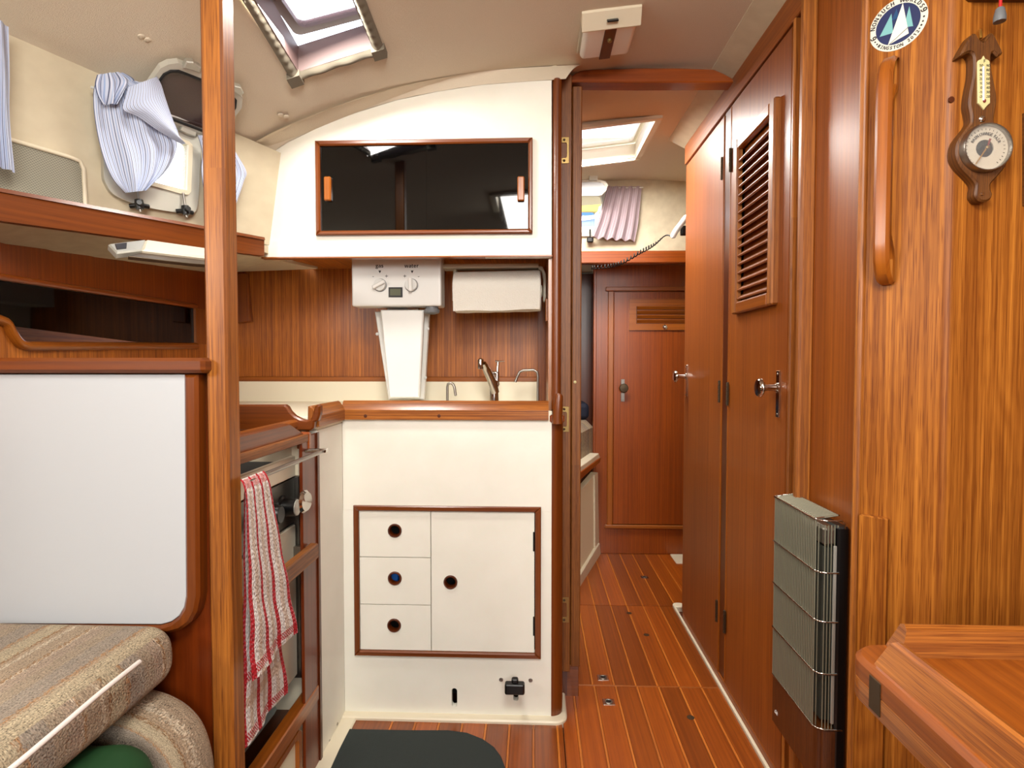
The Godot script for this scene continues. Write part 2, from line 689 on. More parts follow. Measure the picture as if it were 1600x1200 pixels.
func make_materials() -> void:
	T.teak = grain(11, 0.0, Color(0.42, 0.225, 0.068), Color(0.73, 0.465, 0.185))
	T.figured = grain(31, 0.16, Color(0.46, 0.245, 0.075), Color(0.82, 0.545, 0.235), 0.35)
	T.plain = grain(51, 0.06, Color(0.50, 0.262, 0.06), Color(0.67, 0.39, 0.115), 0.2)
	M.teak = wood(T.teak, Color(1, 1, 1))
	M.panel = wood(T.teak, Color(1.14, 1.08, 0.98), 0.42, 0.1, Vector3(1.9, 0.5, 1))
	M.door = wood(T.plain, Color(0.93, 0.87, 0.76), 0.42, 0.12)
	M.brown = wood(T.plain, Color(0.74, 0.66, 0.58), 0.35, 0.25)
	M.deep = wood(T.plain, Color(0.74, 0.56, 0.44), 0.36, 0.2)
	M.red = wood(T.plain, Color(0.92, 0.78, 0.62), 0.33, 0.35)
	M.bulk = wood(T.figured, Color(0.93, 0.90, 0.80), 0.40, 0.0, Vector3(2.4, 0.5, 1))
	M.bulk.metallic_specular = 0.32
	M.trim = wood(T.plain, Color(0.98, 0.95, 0.86), 0.33, 0.25)
	M.pale = wood(T.teak, Color(1.02, 1.0, 0.92), 0.45, 0.05)
	M.rail = wood(T.figured, Color(0.92, 0.87, 0.82), 0.32, 0.3, Vector3(3.4, 0.6, 1))
	M.splash = mat(Color(0.96, 0.93, 0.83), 0.45)
	M.worn = wood(T.teak, Color(0.86, 0.85, 0.90), 0.5, 0.0, Vector3(2.4, 0.8, 1))
	M.dark = wood(T.plain, Color(0.55, 0.44, 0.38), 0.35, 0.25)
	M.plank = []
	for k in 4:
		var s := 0.84 + 0.06 * k
		M.plank.append(wood(T.plain, Color(s, s * 0.88, s * 0.76), 0.30, 0.35))
	M.inlay = wood(T.plain, Color(1.22, 1.22, 1.25), 0.4, 0.1)
	M.burl = wood(T.figured, Color(0.50, 0.42, 0.33), 0.4, 0.2, Vector3(5, 1.6, 1))
	M.walnut = wood(T.teak, Color(0.66, 0.66, 0.62), 0.5, 0.05, Vector3(4, 2, 1))

	var lam := mat(Color(1, 1, 1), 0.45)
	lam.albedo_texture = blotches(0.012, Color(0.905, 0.895, 0.84), Color(0.925, 0.915, 0.865), 5)
	M.cream = triplanar(lam, 1.2)
	M.cream2 = mat(Color(0.92, 0.88, 0.76), 0.5)
	M.board = mat(Color(0.72, 0.735, 0.745), 0.45)
	M.gel = mat(Color(0.86, 0.82, 0.72), 0.35)
	var side := mat(Color(1, 1, 1), 0.6)
	side.albedo_texture = blotches(0.02, Color(0.76, 0.71, 0.60), Color(0.83, 0.785, 0.675), 8)
	M.side = triplanar(side, 1.6)
	var head := mat(Color(1, 1, 1), 0.95)
	head.albedo_texture = blotches(0.05, Color(0.84, 0.79, 0.705), Color(0.88, 0.835, 0.75), 9)
	head.normal_enabled = true
	head.normal_texture = bumps(0.12, 6.0, 10)
	head.normal_scale = 0.45
	M.head = triplanar(head, 16.0)
	M.white = mat(Color(0.86, 0.86, 0.84), 0.25)
	M.white.clearcoat_enabled = true
	M.white.clearcoat = 0.5
	M.enamel = mat(Color(0.80, 0.80, 0.78), 0.4)
	M.offwhite = mat(Color(0.78, 0.75, 0.67), 0.5)
	M.paper = mat(Color(0.88, 0.865, 0.82), 0.95)
	M.paper.normal_enabled = true
	M.paper.normal_texture = bumps(0.06, 5.0, 22)
	triplanar(M.paper, 12.0)
	M.chrome = mat(Color(0.78, 0.76, 0.73), 0.12, 1.0)
	M.steel = mat(Color(0.62, 0.60, 0.57), 0.32, 1.0)
	M.grey = mat(Color(0.42, 0.42, 0.39), 0.38, 0.8)
	M.brass = mat(Color(0.60, 0.50, 0.31), 0.38, 0.9)
	M.bronze = mat(Color(0.32, 0.26, 0.19), 0.45, 0.7)
	M.black = mat(Color(0.03, 0.03, 0.032), 0.35)
	M.soot = mat(Color(0.02, 0.018, 0.016), 0.8)
	M.gloss = mat(Color(0.008, 0.008, 0.009), 0.03)
	M.ink = mat(Color(0.10, 0.07, 0.06), 0.6)
	M.lcd = mat(Color(0.32, 0.33, 0.23), 0.3)
	M.oven = mat(Color(0.80, 0.78, 0.70), 0.4)
	M.pipe = mat(Color(0.68, 0.72, 0.71), 0.6)
	M.navy = mat(Color(0.06, 0.08, 0.16), 0.8)
	M.blue = mat(Color(0.10, 0.40, 0.75), 0.6)
	M.yellow = mat(Color(0.93, 0.80, 0.38), 0.7)
	M.red_cord = mat(Color(0.75, 0.10, 0.10), 0.7)
	M.grey_plastic = mat(Color(0.42, 0.43, 0.44), 0.5)
	M.green = mat(Color(0.03, 0.23, 0.07), 0.8)
	M.alu = mat(Color(0.72, 0.72, 0.68), 0.4, 0.6)
	M.frame = mat(Color(0.74, 0.73, 0.68), 0.45)
	M.seal = mat(Color(0.02, 0.02, 0.022), 0.6)
	M.smoke = mat(Color(0.30, 0.22, 0.21, 0.86), 0.2)
	M.smoke.transparency = BaseMaterial3D.TRANSPARENCY_ALPHA
	M.glass = mat(Color(0.96, 0.97, 0.96, 0.10), 0.02)
	M.glass.transparency = BaseMaterial3D.TRANSPARENCY_ALPHA
	M.pink = mat(Color(0.86, 0.76, 0.84, 0.28), 0.05)
	M.pink.transparency = BaseMaterial3D.TRANSPARENCY_ALPHA
	M.mauve = mat(Color(0.38, 0.30, 0.285), 0.5)
	M.canvas = mat(Color(0.46, 0.43, 0.37), 0.9)
	M.diffuser = mat(Color(0.94, 0.93, 0.90), 0.4)
	M.ivory = mat(Color(0.82, 0.78, 0.56), 0.5)
	M.dial = mat(Color(0.74, 0.70, 0.62), 0.5)
	M.mercury = mat(Color(0.90, 0.90, 0.88), 0.3)
	M.crimson = mat(Color(0.45, 0.02, 0.03), 0.5)
	M.gold = mat(Color(0.80, 0.62, 0.30), 0.3, 0.8)
	M.sticker = mat(Color(0.85, 0.84, 0.78), 0.35)
	M.sail_navy = mat(Color(0.015, 0.09, 0.30), 0.6)
	M.sail_teal = mat(Color(0.45, 0.68, 0.68), 0.4)
	M.sail_blue = mat(Color(0.03, 0.25, 0.42), 0.4)
	M.sail_white = mat(Color(0.90, 0.90, 0.82), 0.4)
	M.mesh_grey = mat(Color(0.60, 0.60, 0.52), 0.35, 0.6)
	M.burner = mat(Color(0.15, 0.155, 0.12), 0.7)
	M.zip = mat(Color(0.86, 0.83, 0.80), 0.5)

	# tea towel: red and tan check on white waffle cloth
	T.towel = paint(256, 512, func(x, y):
		var u: float = x / 256.0
		var w: float = y / 512.0
		var waf: float = 0.93 + 0.07 * sin(x * 0.9) * sin(y * 0.9)
		var c := Color(0.90, 0.88, 0.86) * waf
		var red := Color(0.66, 0.04, 0.10)
		var tan := Color(0.74, 0.64, 0.55)
		var vr: bool = false
		for s: float in [0.035, 0.34, 0.66, 0.965]:
			if absf(u - s) < 0.034: vr = true
		var vt: bool = false
		for s: float in [0.19, 0.50, 0.82]:
			if absf(u - s) < 0.040: vt = true
		var hr: bool = false
		for s: float in [0.02, 0.74, 0.97]:
			if absf(w - s) < 0.018: hr = true
		var ht: bool = false
		for s: float in [0.84]:
			if absf(w - s) < 0.02: ht = true
		var chk: bool = (int(x / 4) + int(y / 4)) % 2 == 0
		if vt or ht: c = c.lerp(tan, 0.85 if (vt and ht) else 0.6)
		if vr and hr: c = red
		elif vr: c = red if int(y / 5) % 2 == 0 or chk else c.lerp(red, 0.55)
		elif hr: c = red if chk else c
		return c)
	M.towel = cloth(T.towel, Vector3(1, 1, 1), bumps(0.2, 5.0, 40))
	# striped cotton
	T.cotton = paint(128, 64, func(x, _y):
		var k: float = fposmod(x / 128.0 * 6.0, 1.0)
		if k < 0.14: return Color(0.30, 0.34, 0.46)
		if k > 0.48 and k < 0.66: return Color(0.62, 0.70, 0.84)
		return Color(0.80, 0.83, 0.90))
	M.cotton = cloth(T.cotton, Vector3(1, 1, 1))
	M.cotton.backlight_enabled = true
	M.cotton.backlight = Color(0.25, 0.27, 0.32)
	T.lilac = paint(128, 64, func(x, _y):
		var k: float = fposmod(x / 128.0 * 8.0, 1.0)
		return Color(0.55, 0.48, 0.51) if k < 0.25 else Color(0.66, 0.59, 0.61))
	M.lilac = cloth(T.lilac, Vector3(1, 1, 1))
	# woven settee cloth
	var fn := FastNoiseLite.new()
	fn.seed = 77
	fn.frequency = 0.22
	var fb := FastNoiseLite.new()
	fb.seed = 78
	fb.frequency = 0.035
	T.tweed = paint(768, 384, func(x, y):
		var u: float = x / 768.0
		var wob: float = fb.get_noise_2d(x * 2.0, y * 0.12) * 0.005 + fn.get_noise_2d(x * 0.9 + 300.0, y * 0.35) * 0.016
		var k: float = fposmod((u + wob) * 3.0, 1.0)
		var c := Color(0.55, 0.49, 0.41)
		if k < 0.20: c = Color(0.52, 0.48, 0.43)
		elif k < 0.225: c = Color(0.58, 0.42, 0.27)
		elif k < 0.26: c = Color(0.60, 0.53, 0.43)
		elif k < 0.42: c = Color(0.64, 0.59, 0.48)
		elif k < 0.44: c = Color(0.47, 0.32, 0.18)
		elif k < 0.50: c = Color(0.60, 0.52, 0.42)
		elif k < 0.53: c = Color(0.74, 0.69, 0.60)
		elif k < 0.70: c = Color(0.58, 0.51, 0.42)
		elif k < 0.72: c = Color(0.50, 0.35, 0.20)
		elif k < 0.735: c = Color(0.78, 0.73, 0.64)
		elif k < 0.86: c = Color(0.57, 0.50, 0.43)
		c = c.lerp(Color(0.58, 0.52, 0.44), 0.25)
		var q: float = fn.get_noise_2d(x * 1.6, y * 1.0)
		c = c * (1.0 + 0.34 * q + 0.22 * fb.get_noise_2d(x * 9.0, y * 0.7))
		if q < -0.40: c = c * 0.6
		return Color(c.r, c.g, c.b))
	M.tweed = cloth(T.tweed, Vector3(2.0, 3.2, 1), bumps(0.35, 4.0, 44, 256))
	M.tweed.normal_scale = 0.3
	# perforated vinyl panel
	T.perf = paint(64, 64, func(x, y):
		var on: bool = (int(x) + int(y)) % 8 < 2 or (int(x) - int(y) + 64) % 8 < 2
		return Color(0.62, 0.60, 0.53) if on else Color(0.47, 0.46, 0.41))
	M.perf = cloth(T.perf, Vector3(22, 22, 1))
	M.rubber = mat(Color(0.15, 0.185, 0.175), 0.85)
	M.rubber.normal_enabled = true
	M.rubber.normal_texture = bumps(0.3, 6.0, 60)
	triplanar(M.rubber, 8.0)

# ---------------------------------------------------------------- short hands
func bx(called: String, lo: Vector3, hi: Vector3, m: Material, parent: Node3D = null, ax := 1, bevel := 0.0015, kind := "") -> MeshInstance3D:
	return obj(called, W(ax).box(lo, hi, bevel), m, parent, kind)

func pl_xf(pl: Plane, origin: Vector3, hint := Vector3.RIGHT) -> Transform3D:
	var z := pl.normal
	if z.dot(EYE - origin) < 0.0:
		z = -z
	var x := (hint - z * hint.dot(z)).normalized()
	return Transform3D(Basis(x, z.cross(x), z), origin)

func traced(pts: Array, pl: Plane, xf: Transform3D) -> PackedVector2Array:
	var inv := xf.affine_inverse()
	var o := PackedVector2Array()
	for q in pts:
		o.append(V2(inv * pp(q[0], q[1], pl)))
	return o

# an outline on a plane of the room, as a solid from z0 to z1 off that plane
func slab(pts: Array, pl: Plane, z0: float, z1: float, bevel := 0.0015, ax := 1, hint := Vector3.RIGHT, curve := 0) -> G:
	var g := W(ax)
	g.xf = pl_xf(pl, pp(pts[0][0], pts[0][1], pl), hint)
	var lp := traced(pts, pl, g.xf)
	if curve > 0:
		lp = smooth2(lp, curve)
	return g.prism(lp, z0, z1, bevel)

func hexa(g: G, a: Vector3, b: Vector3, c: Vector3, d: Vector3, e: Vector3) -> G:
	var o := (a + b + c + d) / 4.0 + e / 2.0
	g.flat(a, b, c, d, -e)
	g.flat(a + e, b + e, c + e, d + e, e)
	for w in [[a, b], [b, c], [c, d], [d, a]]:
		var m: Vector3 = (w[0] + w[1]) / 2.0 + e / 2.0 - o
		g.flat(w[0], w[1], w[1] + e, w[0] + e, m)
	return g

func zpl(z: float) -> Plane:
	return Plane(Vector3(0, 0, 1), z)

func xpl(x: float) -> Plane:
	return Plane(Vector3(1, 0, 0), x)

func plan_g(ax := 2, y := 0.0) -> G:           # outlines drawn in plan: local (x, -z), thickness upwards
	var g := W(ax)
	g.xf = Transform3D(Basis(Vector3(1, 0, 0), Vector3(0, 0, -1), Vector3(0, 1, 0)), Vector3(0, y, 0))
	return g

func screw(at: Vector3, nrm: Vector3, r: float, parent: Node3D, m: Material) -> void:
	var g := G.new()
	g.xf = Transform3D(Basis(Quaternion(Vector3.UP, nrm)), at)
	g.lathe(PackedVector2Array([Vector2(r, -0.001), Vector2(r, 0.0008), Vector2(r * 0.7, 0.0016), Vector2(r * 0.25, 0.0012), Vector2(0, 0.0006)]), 14)
	obj("screw", g, m, parent)

func up_to(nrm: Vector3, at: Vector3) -> Transform3D:
	return Transform3D(Basis(Quaternion(Vector3.UP, nrm)) if nrm.dot(Vector3.UP) > -0.999 else Basis(Vector3.RIGHT, PI), at)

# ================================================================ the scene
func _ready() -> void:
	rng.seed = 20
	cam = Camera3D.new()
	cam.name = "camera"
	add_child(cam)
	cam.fov = rad_to_deg(2.0 * atan(600.0 / F))
	cam.keep_aspect = Camera3D.KEEP_HEIGHT
	cam.near = 0.02
	cb = Basis.from_euler(Vector3(-atan(30.0 / F), atan(35.0 / F), 0))
	cam.transform = Transform3D(cb, EYE)
	cam.current = true

	var we := WorldEnvironment.new()
	we.name = "world_environment"
	var env := Environment.new()
	env.background_mode = Environment.BG_SKY
	var sky := Sky.new()
	var sm := ProceduralSkyMaterial.new()
	sm.sky_top_color = Color(0.82, 0.86, 0.92)
	sm.sky_horizon_color = Color(0.95, 0.95, 0.95)
	sm.ground_horizon_color = Color(0.80, 0.82, 0.82)
	sm.ground_bottom_color = Color(0.45, 0.48, 0.50)
	sm.energy_multiplier = 6.0
	sky.sky_material = sm
	env.sky = sky
	env.tonemap_mode = Environment.TONE_MAPPER_LINEAR
	env.tonemap_exposure = 1.0
	env.sdfgi_enabled = true
	env.ssao_enabled = true
	env.ssil_enabled = true
	we.environment = env
	add_child(we)

	# daylight let in by the openings of the cabin
	daylight("companionway_daylight", Vector3(0.35, 1.52, 1.36), Vector3(0.0, 0.9, -1.2), Vector2(0.75, 0.7), 2.4)
	daylight("saloon_hatch_daylight", Vector3(0.05, 1.88, -0.05), Vector3(-0.15, 0.9, -0.9), Vector2(0.45, 0.45), 2.6)
	daylight("side_window_daylight", Vector3(-1.47, 1.45, 0.35), Vector3(0.9, 0.9, -0.3), Vector2(0.6, 0.22), 1.6)

	C0 = pz(400, 222, -1.58)
	C1 = pz(0, 48, -1.12)
	side_plane = Plane(C0, C1, C1 + Vector3(-0.05, -0.35, 0))
	side_xf = pl_xf(side_plane, pp(230, 270, side_plane), C0 - C1)
	var hp := Vector3(-0.49, ceil_y(-0.49, -1.27) + 0.012, -1.27)
	daylight("galley_hatch_daylight", hp, hp + Vector3(0.34, -1, 0), Vector2(0.15, 0.24), 1.1)
	hp = Vector3(0.19, ceil_y(0.19, -2.355) + 0.012, -2.355)
	daylight("passage_hatch_daylight", hp, hp + Vector3(0.1, -1, 0), Vector2(0.40, 0.36), 2.2)
	make_materials()

	build_floor()
	build_shell()
	build_starboard()
	build_passage()
	build_galley()
	build_port()
	build_stove()
	build_details()
	for c in get_children():
		if c is Node3D and not (c is MeshInstance3D) and not (c is Camera3D) and not (c is Light3D) and c.get_child_count() > 0:
			settle(c)

func daylight(called: String, at: Vector3, to: Vector3, size: Vector2, e: float) -> void:
	var l := AreaLight3D.new()
	l.name = called
	add_child(l)
	l.look_at_from_position(at, to, Vector3.UP if absf((to - at).normalized().y) < 0.98 else Vector3.FORWARD)
	l.area_size = size
	l.light_color = Color(1.0, 0.98, 0.95)
	l.light_energy = e
	l.area_range = 8.0
	l.shadow_enabled = true

# ---------------------------------------------------------------- floor
func planks(fl: Node3D, x0: float, x1: float, z0: float, z1: float, strips: Array) -> void:
	var edges := [x0]
	for s: float in strips:
		if s > x0 + 0.008 and s < x1 - 0.008:
			edges.append(s)
	edges.append(x1)
	for i in edges.size() - 1:
		var a: float = edges[i] + (0.0034 if i > 0 else 0.0)
		var b: float = edges[i + 1] - (0.0034 if i < edges.size() - 2 else 0.0)
		bx("plank", Vector3(a + 0.0003, -0.012, z0), Vector3(b - 0.0003, 0, z1), M.plank[rng.randi() % 4], fl, 2, 0.0006)
		if i > 0:
			bx("inlay_strip", Vector3(edges[i] - 0.003, -0.012, z0), Vector3(edges[i] + 0.003, -0.0002, z1), M.inlay, fl, 2, 0.0)

func build_floor() -> void:
	var fl := structure("floor")
	bx("subfloor", Vector3(-1.6, -0.06, -3.4), Vector3(1.6, -0.013, 1.5), M.dark, fl, 2, 0.0)
	var s := []
	for q in [847.0, 874.0]:
		pass
	for k in range(-2, 9):
		s.append(0.1245 + 0.0683 * k)
	planks(fl, 0.084, 0.59, -1.826, -0.25, s)
	s = []
	for k in range(0, 9):
		s.append(py_(609.5 + 37.35 * k, 1137, 0).x)
	planks(fl, -0.53, 0.0815, -1.622, -0.25, s)
	s = []
	for k in range(-3, 8):
		s.append(py_(926.9 + 33.74 * k, 1073.6, 0).x)
	planks(fl, 0.084, 0.59, -2.448, -1.832, s)
	planks(fl, 0.0, 1.1, -3.13, -2.452, s)
	bx("threshold", Vector3(0.084, -0.012, -1.8318), Vector3(0.59, 0.0004, -1.8262), M.trim, fl, 0, 0.001)
	# white moulded edges of the liner
	var t := structure("trim_1")
	bx("liner_edge", Vector3(0.5905, -0.012, -2.43), Vector3(0.599, 0.009, -0.3), M.gel, t, 2, 0.003)
	var g := plan_g(0, -0.012)
	obj("liner_corner", g.prism(rrect(Vector2(0.5905, 2.425), Vector2(0.64, 2.47), 0.022), 0.0, 0.021, 0.003), M.gel, t)
	t = structure("trim_2")
	var o := PackedVector2Array([Vector2(-0.56, 1.66), Vector2(-0.56, 1.618)])
	for k in 7:
		o.append(Vector2(0.06, 1.652) + Vector2.from_angle(-PI / 2 + PI / 2 * k / 6.0) * 0.036)
	o.append_array(PackedVector2Array([Vector2(0.096, 1.80), Vector2(0.05, 1.80), Vector2(0.05, 1.66)]))
	g = plan_g(0, -0.012)
	obj("liner_edge", g.prism(o, 0.0, 0.022, 0.004), M.gel, t)
	g = plan_g(0, -0.012)
	obj("liner_edge", g.prism(PackedVector2Array([Vector2(-0.56, 1.625), Vector2(-0.56, 0.4), Vector2(-0.515, 0.4), Vector2(-0.515, 1.625)]), 0.0, 0.018, 0.004), M.gel, t)
	var wp := py_(1047, 867, 0)
	bx("liner_patch", Vector3(wp.x, -0.012, -3.125), Vector3(0.95, 0.004, py_(1066, 881, 0).z), M.gel, t, 0, 0.002)
	# floor latches with lifting rings
	var spots := [[942.0, 1059.0, "square chrome floor latch just beyond the cross seam of the passage floor"], [951.0, 1097.0, "square chrome floor latch nearest the camera on the passage floor"], [1007.0, 902.0, "square chrome floor latch farthest away, in front of the small door"]]
	for q in spots:
		var c := py_(q[0], q[1], 0)
		var th := thing("floor_latch", q[2], "latch", "flush latches in the passage floor")
		bx("plate", c + Vector3(-0.018, -0.003, -0.016), c + Vector3(0.018, 0.0018, 0.016), M.chrome, th, 0, 0.001)
		g = G.new()
		g.xf = Transform3D(Basis(), c)
		obj("ring", g.lathe(PackedVector2Array([Vector2(0.0125, 0.0015), Vector2(0.0125, 0.0032), Vector2(0.010, 0.004), Vector2(0.008, 0.0032), Vector2(0.008, 0.0012)]), 20), M.steel, th)
		g = G.new()
		g.xf = Transform3D(Basis(), c)
		obj("well", g.lathe(PackedVector2Array([Vector2(0.008, 0.0022), Vector2(0.0, 0.0022)]), 16), M.black, th)
	for q in [[983.0, 950.0 + 8.0], [1010.0, 992.0], [1079.0, 1121.0]]:
		var c := py_(q[0], q[1], 0)
		g = G.new()
		g.xf = Transform3D(Basis(), c)
		obj("plug", g.lathe(PackedVector2Array([Vector2(0.011, -0.002), Vector2(0.011, 0.0006), Vector2(0.0, 0.0008)]), 16), M.bronze, fl)

# ---------------------------------------------------------------- ceiling and outer walls
var holes := []                                # [x0, x1, z0, z1] of the hatches

func build_shell() -> void:
	var a := on_ceiling(458, 128)
	var b := on_ceiling(599, 77)
	var c := on_ceiling(366, 16)
	var zf := (a.z + b.z) / 2.0
	holes.append([a.x + 0.025, b.x - 0.022, zf + 0.022, c.z + 0.11])
	var d := on_ceiling(1028, 184)
	var e := on_ceiling(1002, 248)
	holes.append([-0.05, (d.x + e.x) / 2.0 - 0.02, e.z + 0.02, d.z])
	holes.append([-0.20, 0.30, -0.30, 0.20])          # saloon hatch behind the camera
	var xs := []
	var zs := []
	for i in 41:
		xs.append(lerpf(-1.55, 1.55, i / 40.0))
	for i in 37:
		zs.append(lerpf(-3.35, 1.42, i / 36.0))
	for h in holes:
		xs.append(h[0]); xs.append(h[1]); zs.append(h[2]); zs.append(h[3])
	xs.sort()
	zs.sort()
	var ce := structure("ceiling")
	for layer in 2:
		var g := G.new()
		var lift := 0.0 if layer == 0 else 0.05
		var pt := func(x: float, z: float) -> Vector3:
			var xx := maxf(x, corner_x(z) - 0.004 - lift)
			return Vector3(xx, ceil_y(xx, z) + lift, z)
		for i in xs.size() - 1:
			for j in zs.size() - 1:
				var mx: float = (xs[i] + xs[i + 1]) / 2
				var mz: float = (zs[j] + zs[j + 1]) / 2
				var open := false
				for h in holes:
					if mx > h[0] and mx < h[1] and mz > h[2] and mz < h[3]:
						open = true
				if open:
					continue
				var q := [pt.call(xs[i], zs[j]), pt.call(xs[i + 1], zs[j]), pt.call(xs[i + 1], zs[j + 1]), pt.call(xs[i], zs[j + 1])]
				if (q[1] - q[0]).length() < 1e-4 and (q[2] - q[3]).length() < 1e-4:
					continue
				var nn := []
				for w: Vector3 in q:
					var gx := ceil_y(w.x + 0.01, w.z) - ceil_y(w.x - 0.01, w.z)
					var gz := ceil_y(w.x, w.z + 0.01) - ceil_y(w.x, w.z - 0.01)
					nn.append(Vector3(gx, -0.02, gz).normalized() * (1.0 if layer == 0 else -1.0))
				g.tri(q[0], q[1], q[2], nn[0], nn[1], nn[2])
				g.tri(q[0], q[2], q[3], nn[0], nn[2], nn[3])
		obj("headliner" if layer == 0 else "deck", g, M.head if layer == 0 else M.gel, ce)
	for q in [[221.0, 57.0], [231.0, 62.5], [438.0, 180.0], [447.0, 182.5]]:
		var g := G.new()
		g.xf = up_to(Vector3(0.2, -1, 0).normalized(), on_ceiling(q[0], q[1]))
		obj("screw_cap", g.lathe(PackedVector2Array([Vector2(0.0075, -0.002), Vector2(0.007, 0.0015), Vector2(0.004, 0.003), Vector2(0, 0.0034)]), 16), M.head, ce)
	# the saloon behind the camera and the hull
	var wl := structure("wall_left")
	for q in [[0.0, 1.36, -2.2, 1.42], [1.36, 1.36 + 0.02, -0.4, 1.42]]:
		bx("hull_lining", Vector3(-1.58, q[0], q[2]), Vector3(-1.50, q[1], q[3]), M.teak, wl, 2, 0.0)
	bx("cabin_side", Vector3(-1.54, 1.38, 0.70), Vector3(-1.50, 1.80, 1.42), M.side, wl, 1, 0.0)
	bx("cabin_side", Vector3(-1.54, 1.38, -0.40), Vector3(-1.50, 1.80, 0.02), M.side, wl, 1, 0.0)
	bx("cabin_side", Vector3(-1.54, 1.58, 0.02), Vector3(-1.50, 1.80, 0.70), M.side, wl, 1, 0.0)
	var wr := structure("wall_right")
	bx("hull_lining", Vector3(1.45, 0.0, -1.1), Vector3(1.52, 1.95, 1.42), M.bulk, wr, 1, 0.0)
	var wb := structure("wall_back")
	bx("panel", Vector3(-1.58, 0, 1.38), Vector3(-0.05, 1.95, 1.44), M.bulk, wb, 1, 0.0)
	bx("panel", Vector3(0.75, 0, 1.38), Vector3(1.52, 1.95, 1.44), M.bulk, wb, 1, 0.0)
	bx("panel", Vector3(-0.05, 0, 1.38), Vector3(0.75, 1.0, 1.44), M.bulk, wb, 1, 0.0)
	# portlight wall of the galley
	build_side_wall()

func build_side_wall() -> void:
	var w := structure("wall_side")
	var inv := side_xf.affine_inverse()
	var far := C0 + (C0 - C1) * 0.2
	var near := C1 + (C1 - C0) * 1.85
	var dn := Vector3(-0.05, -0.35, 0) * 1.05
	var df := Vector3(-0.05, -0.35, 0) * 0.74
	var outer := PackedVector2Array([V2(inv * (far + df)), V2(inv * far), V2(inv * near), V2(inv * (near + dn))])
	var pane := traced([[191, 184], [250, 207], [290, 222], [295, 227], [296, 234], [293, 300], [289, 305], [280, 304], [198, 281], [193, 277], [190, 270], [188, 190]], side_plane, side_xf)
	var g := G.new()
	g.xf = side_xf
	obj("cabin_side", g.plate(outer, pane, -0.03, 0.0), M.side, w)
	# the net-backed panel further left, in a white edge
	var th := thing("vinyl_panel", "grey perforated panel in a rounded cream frame on the cabin side at far left", "panel")
	obj("panel", slab([[-60, 196], [0, 216], [108, 248], [122, 256], [127, 268], [130, 330], [-60, 290]], side_plane, 0.002, 0.005, 0.0, 1, C0 - C1), M.perf, th)
	obj("frame", G.new().tube(_on_side([[-60, 193], [0, 214], [108, 246], [123, 252], [129, 264], [132, 325]], 0.006), 0.0045, 8), M.gel, th)

func _on_side(pts: Array, lift: float) -> PackedVector3Array:
	var o := PackedVector3Array()
	for q in pts:
		o.append(pp(q[0], q[1], side_plane) + side_xf.basis.z * lift)
	return o

# ---------------------------------------------------------------- starboard: wardrobe doors, heater wall, bulkhead
func door_hinge(at: Vector3, h: float, parent: Node3D) -> void:
	var g := G.new()
	g.box(at + Vector3(-0.0015, -h / 2, -0.006), at + Vector3(0.001, h / 2, 0.006), 0.0005)
	for k in 5:
		var y := at.y - h / 2 + h * (k + 0.5) / 5.0
		g.tube(PackedVector3Array([Vector3(at.x - 0.003, y - h * 0.09, at.z), Vector3(at.x - 0.003, y + h * 0.09, at.z)]), 0.0032, 8)
	obj("hinge", g, M.bronze, parent)

func door_knob(at: Vector3, plate_y: float, plate_h: float, parent: Node3D, nrm: Vector3, reach: float, r: float, plate_m: Material, knob_m: Material) -> void:
	var g := G.new()
	var side := nrm.cross(Vector3.UP).abs()
	var pc := Vector3(at.x, plate_y, at.z)
	var e := side * 0.0095 + Vector3.UP * plate_h / 2
	var pl := obj("knob_plate", g.box(pc - e - nrm * 0.001, pc + e + nrm * 0.0035, 0.001), plate_m, parent)
	g = G.new()
	g.xf = up_to(nrm, at)
	g.lathe(PackedVector2Array([Vector2(0.0125, 0.003), Vector2(0.0125, 0.006), Vector2(0.0085, 0.009), Vector2(0.0075, reach * 0.55), Vector2(0.0095, reach * 0.68), Vector2(r * 0.8, reach * 0.76), Vector2(r, reach * 0.84), Vector2(r, reach * 0.92), Vector2(r * 0.86, reach), Vector2(r * 0.4, reach + 0.001), Vector2(0.0, reach + 0.0015)]), 28)
	obj("knob", g, knob_m, pl)
	for s: float in [-1.0, 1.0]:
		screw(pc + Vector3.UP * s * (plate_h / 2 - 0.008) + nrm * 0.003, nrm, 0.003, pl, M.steel)

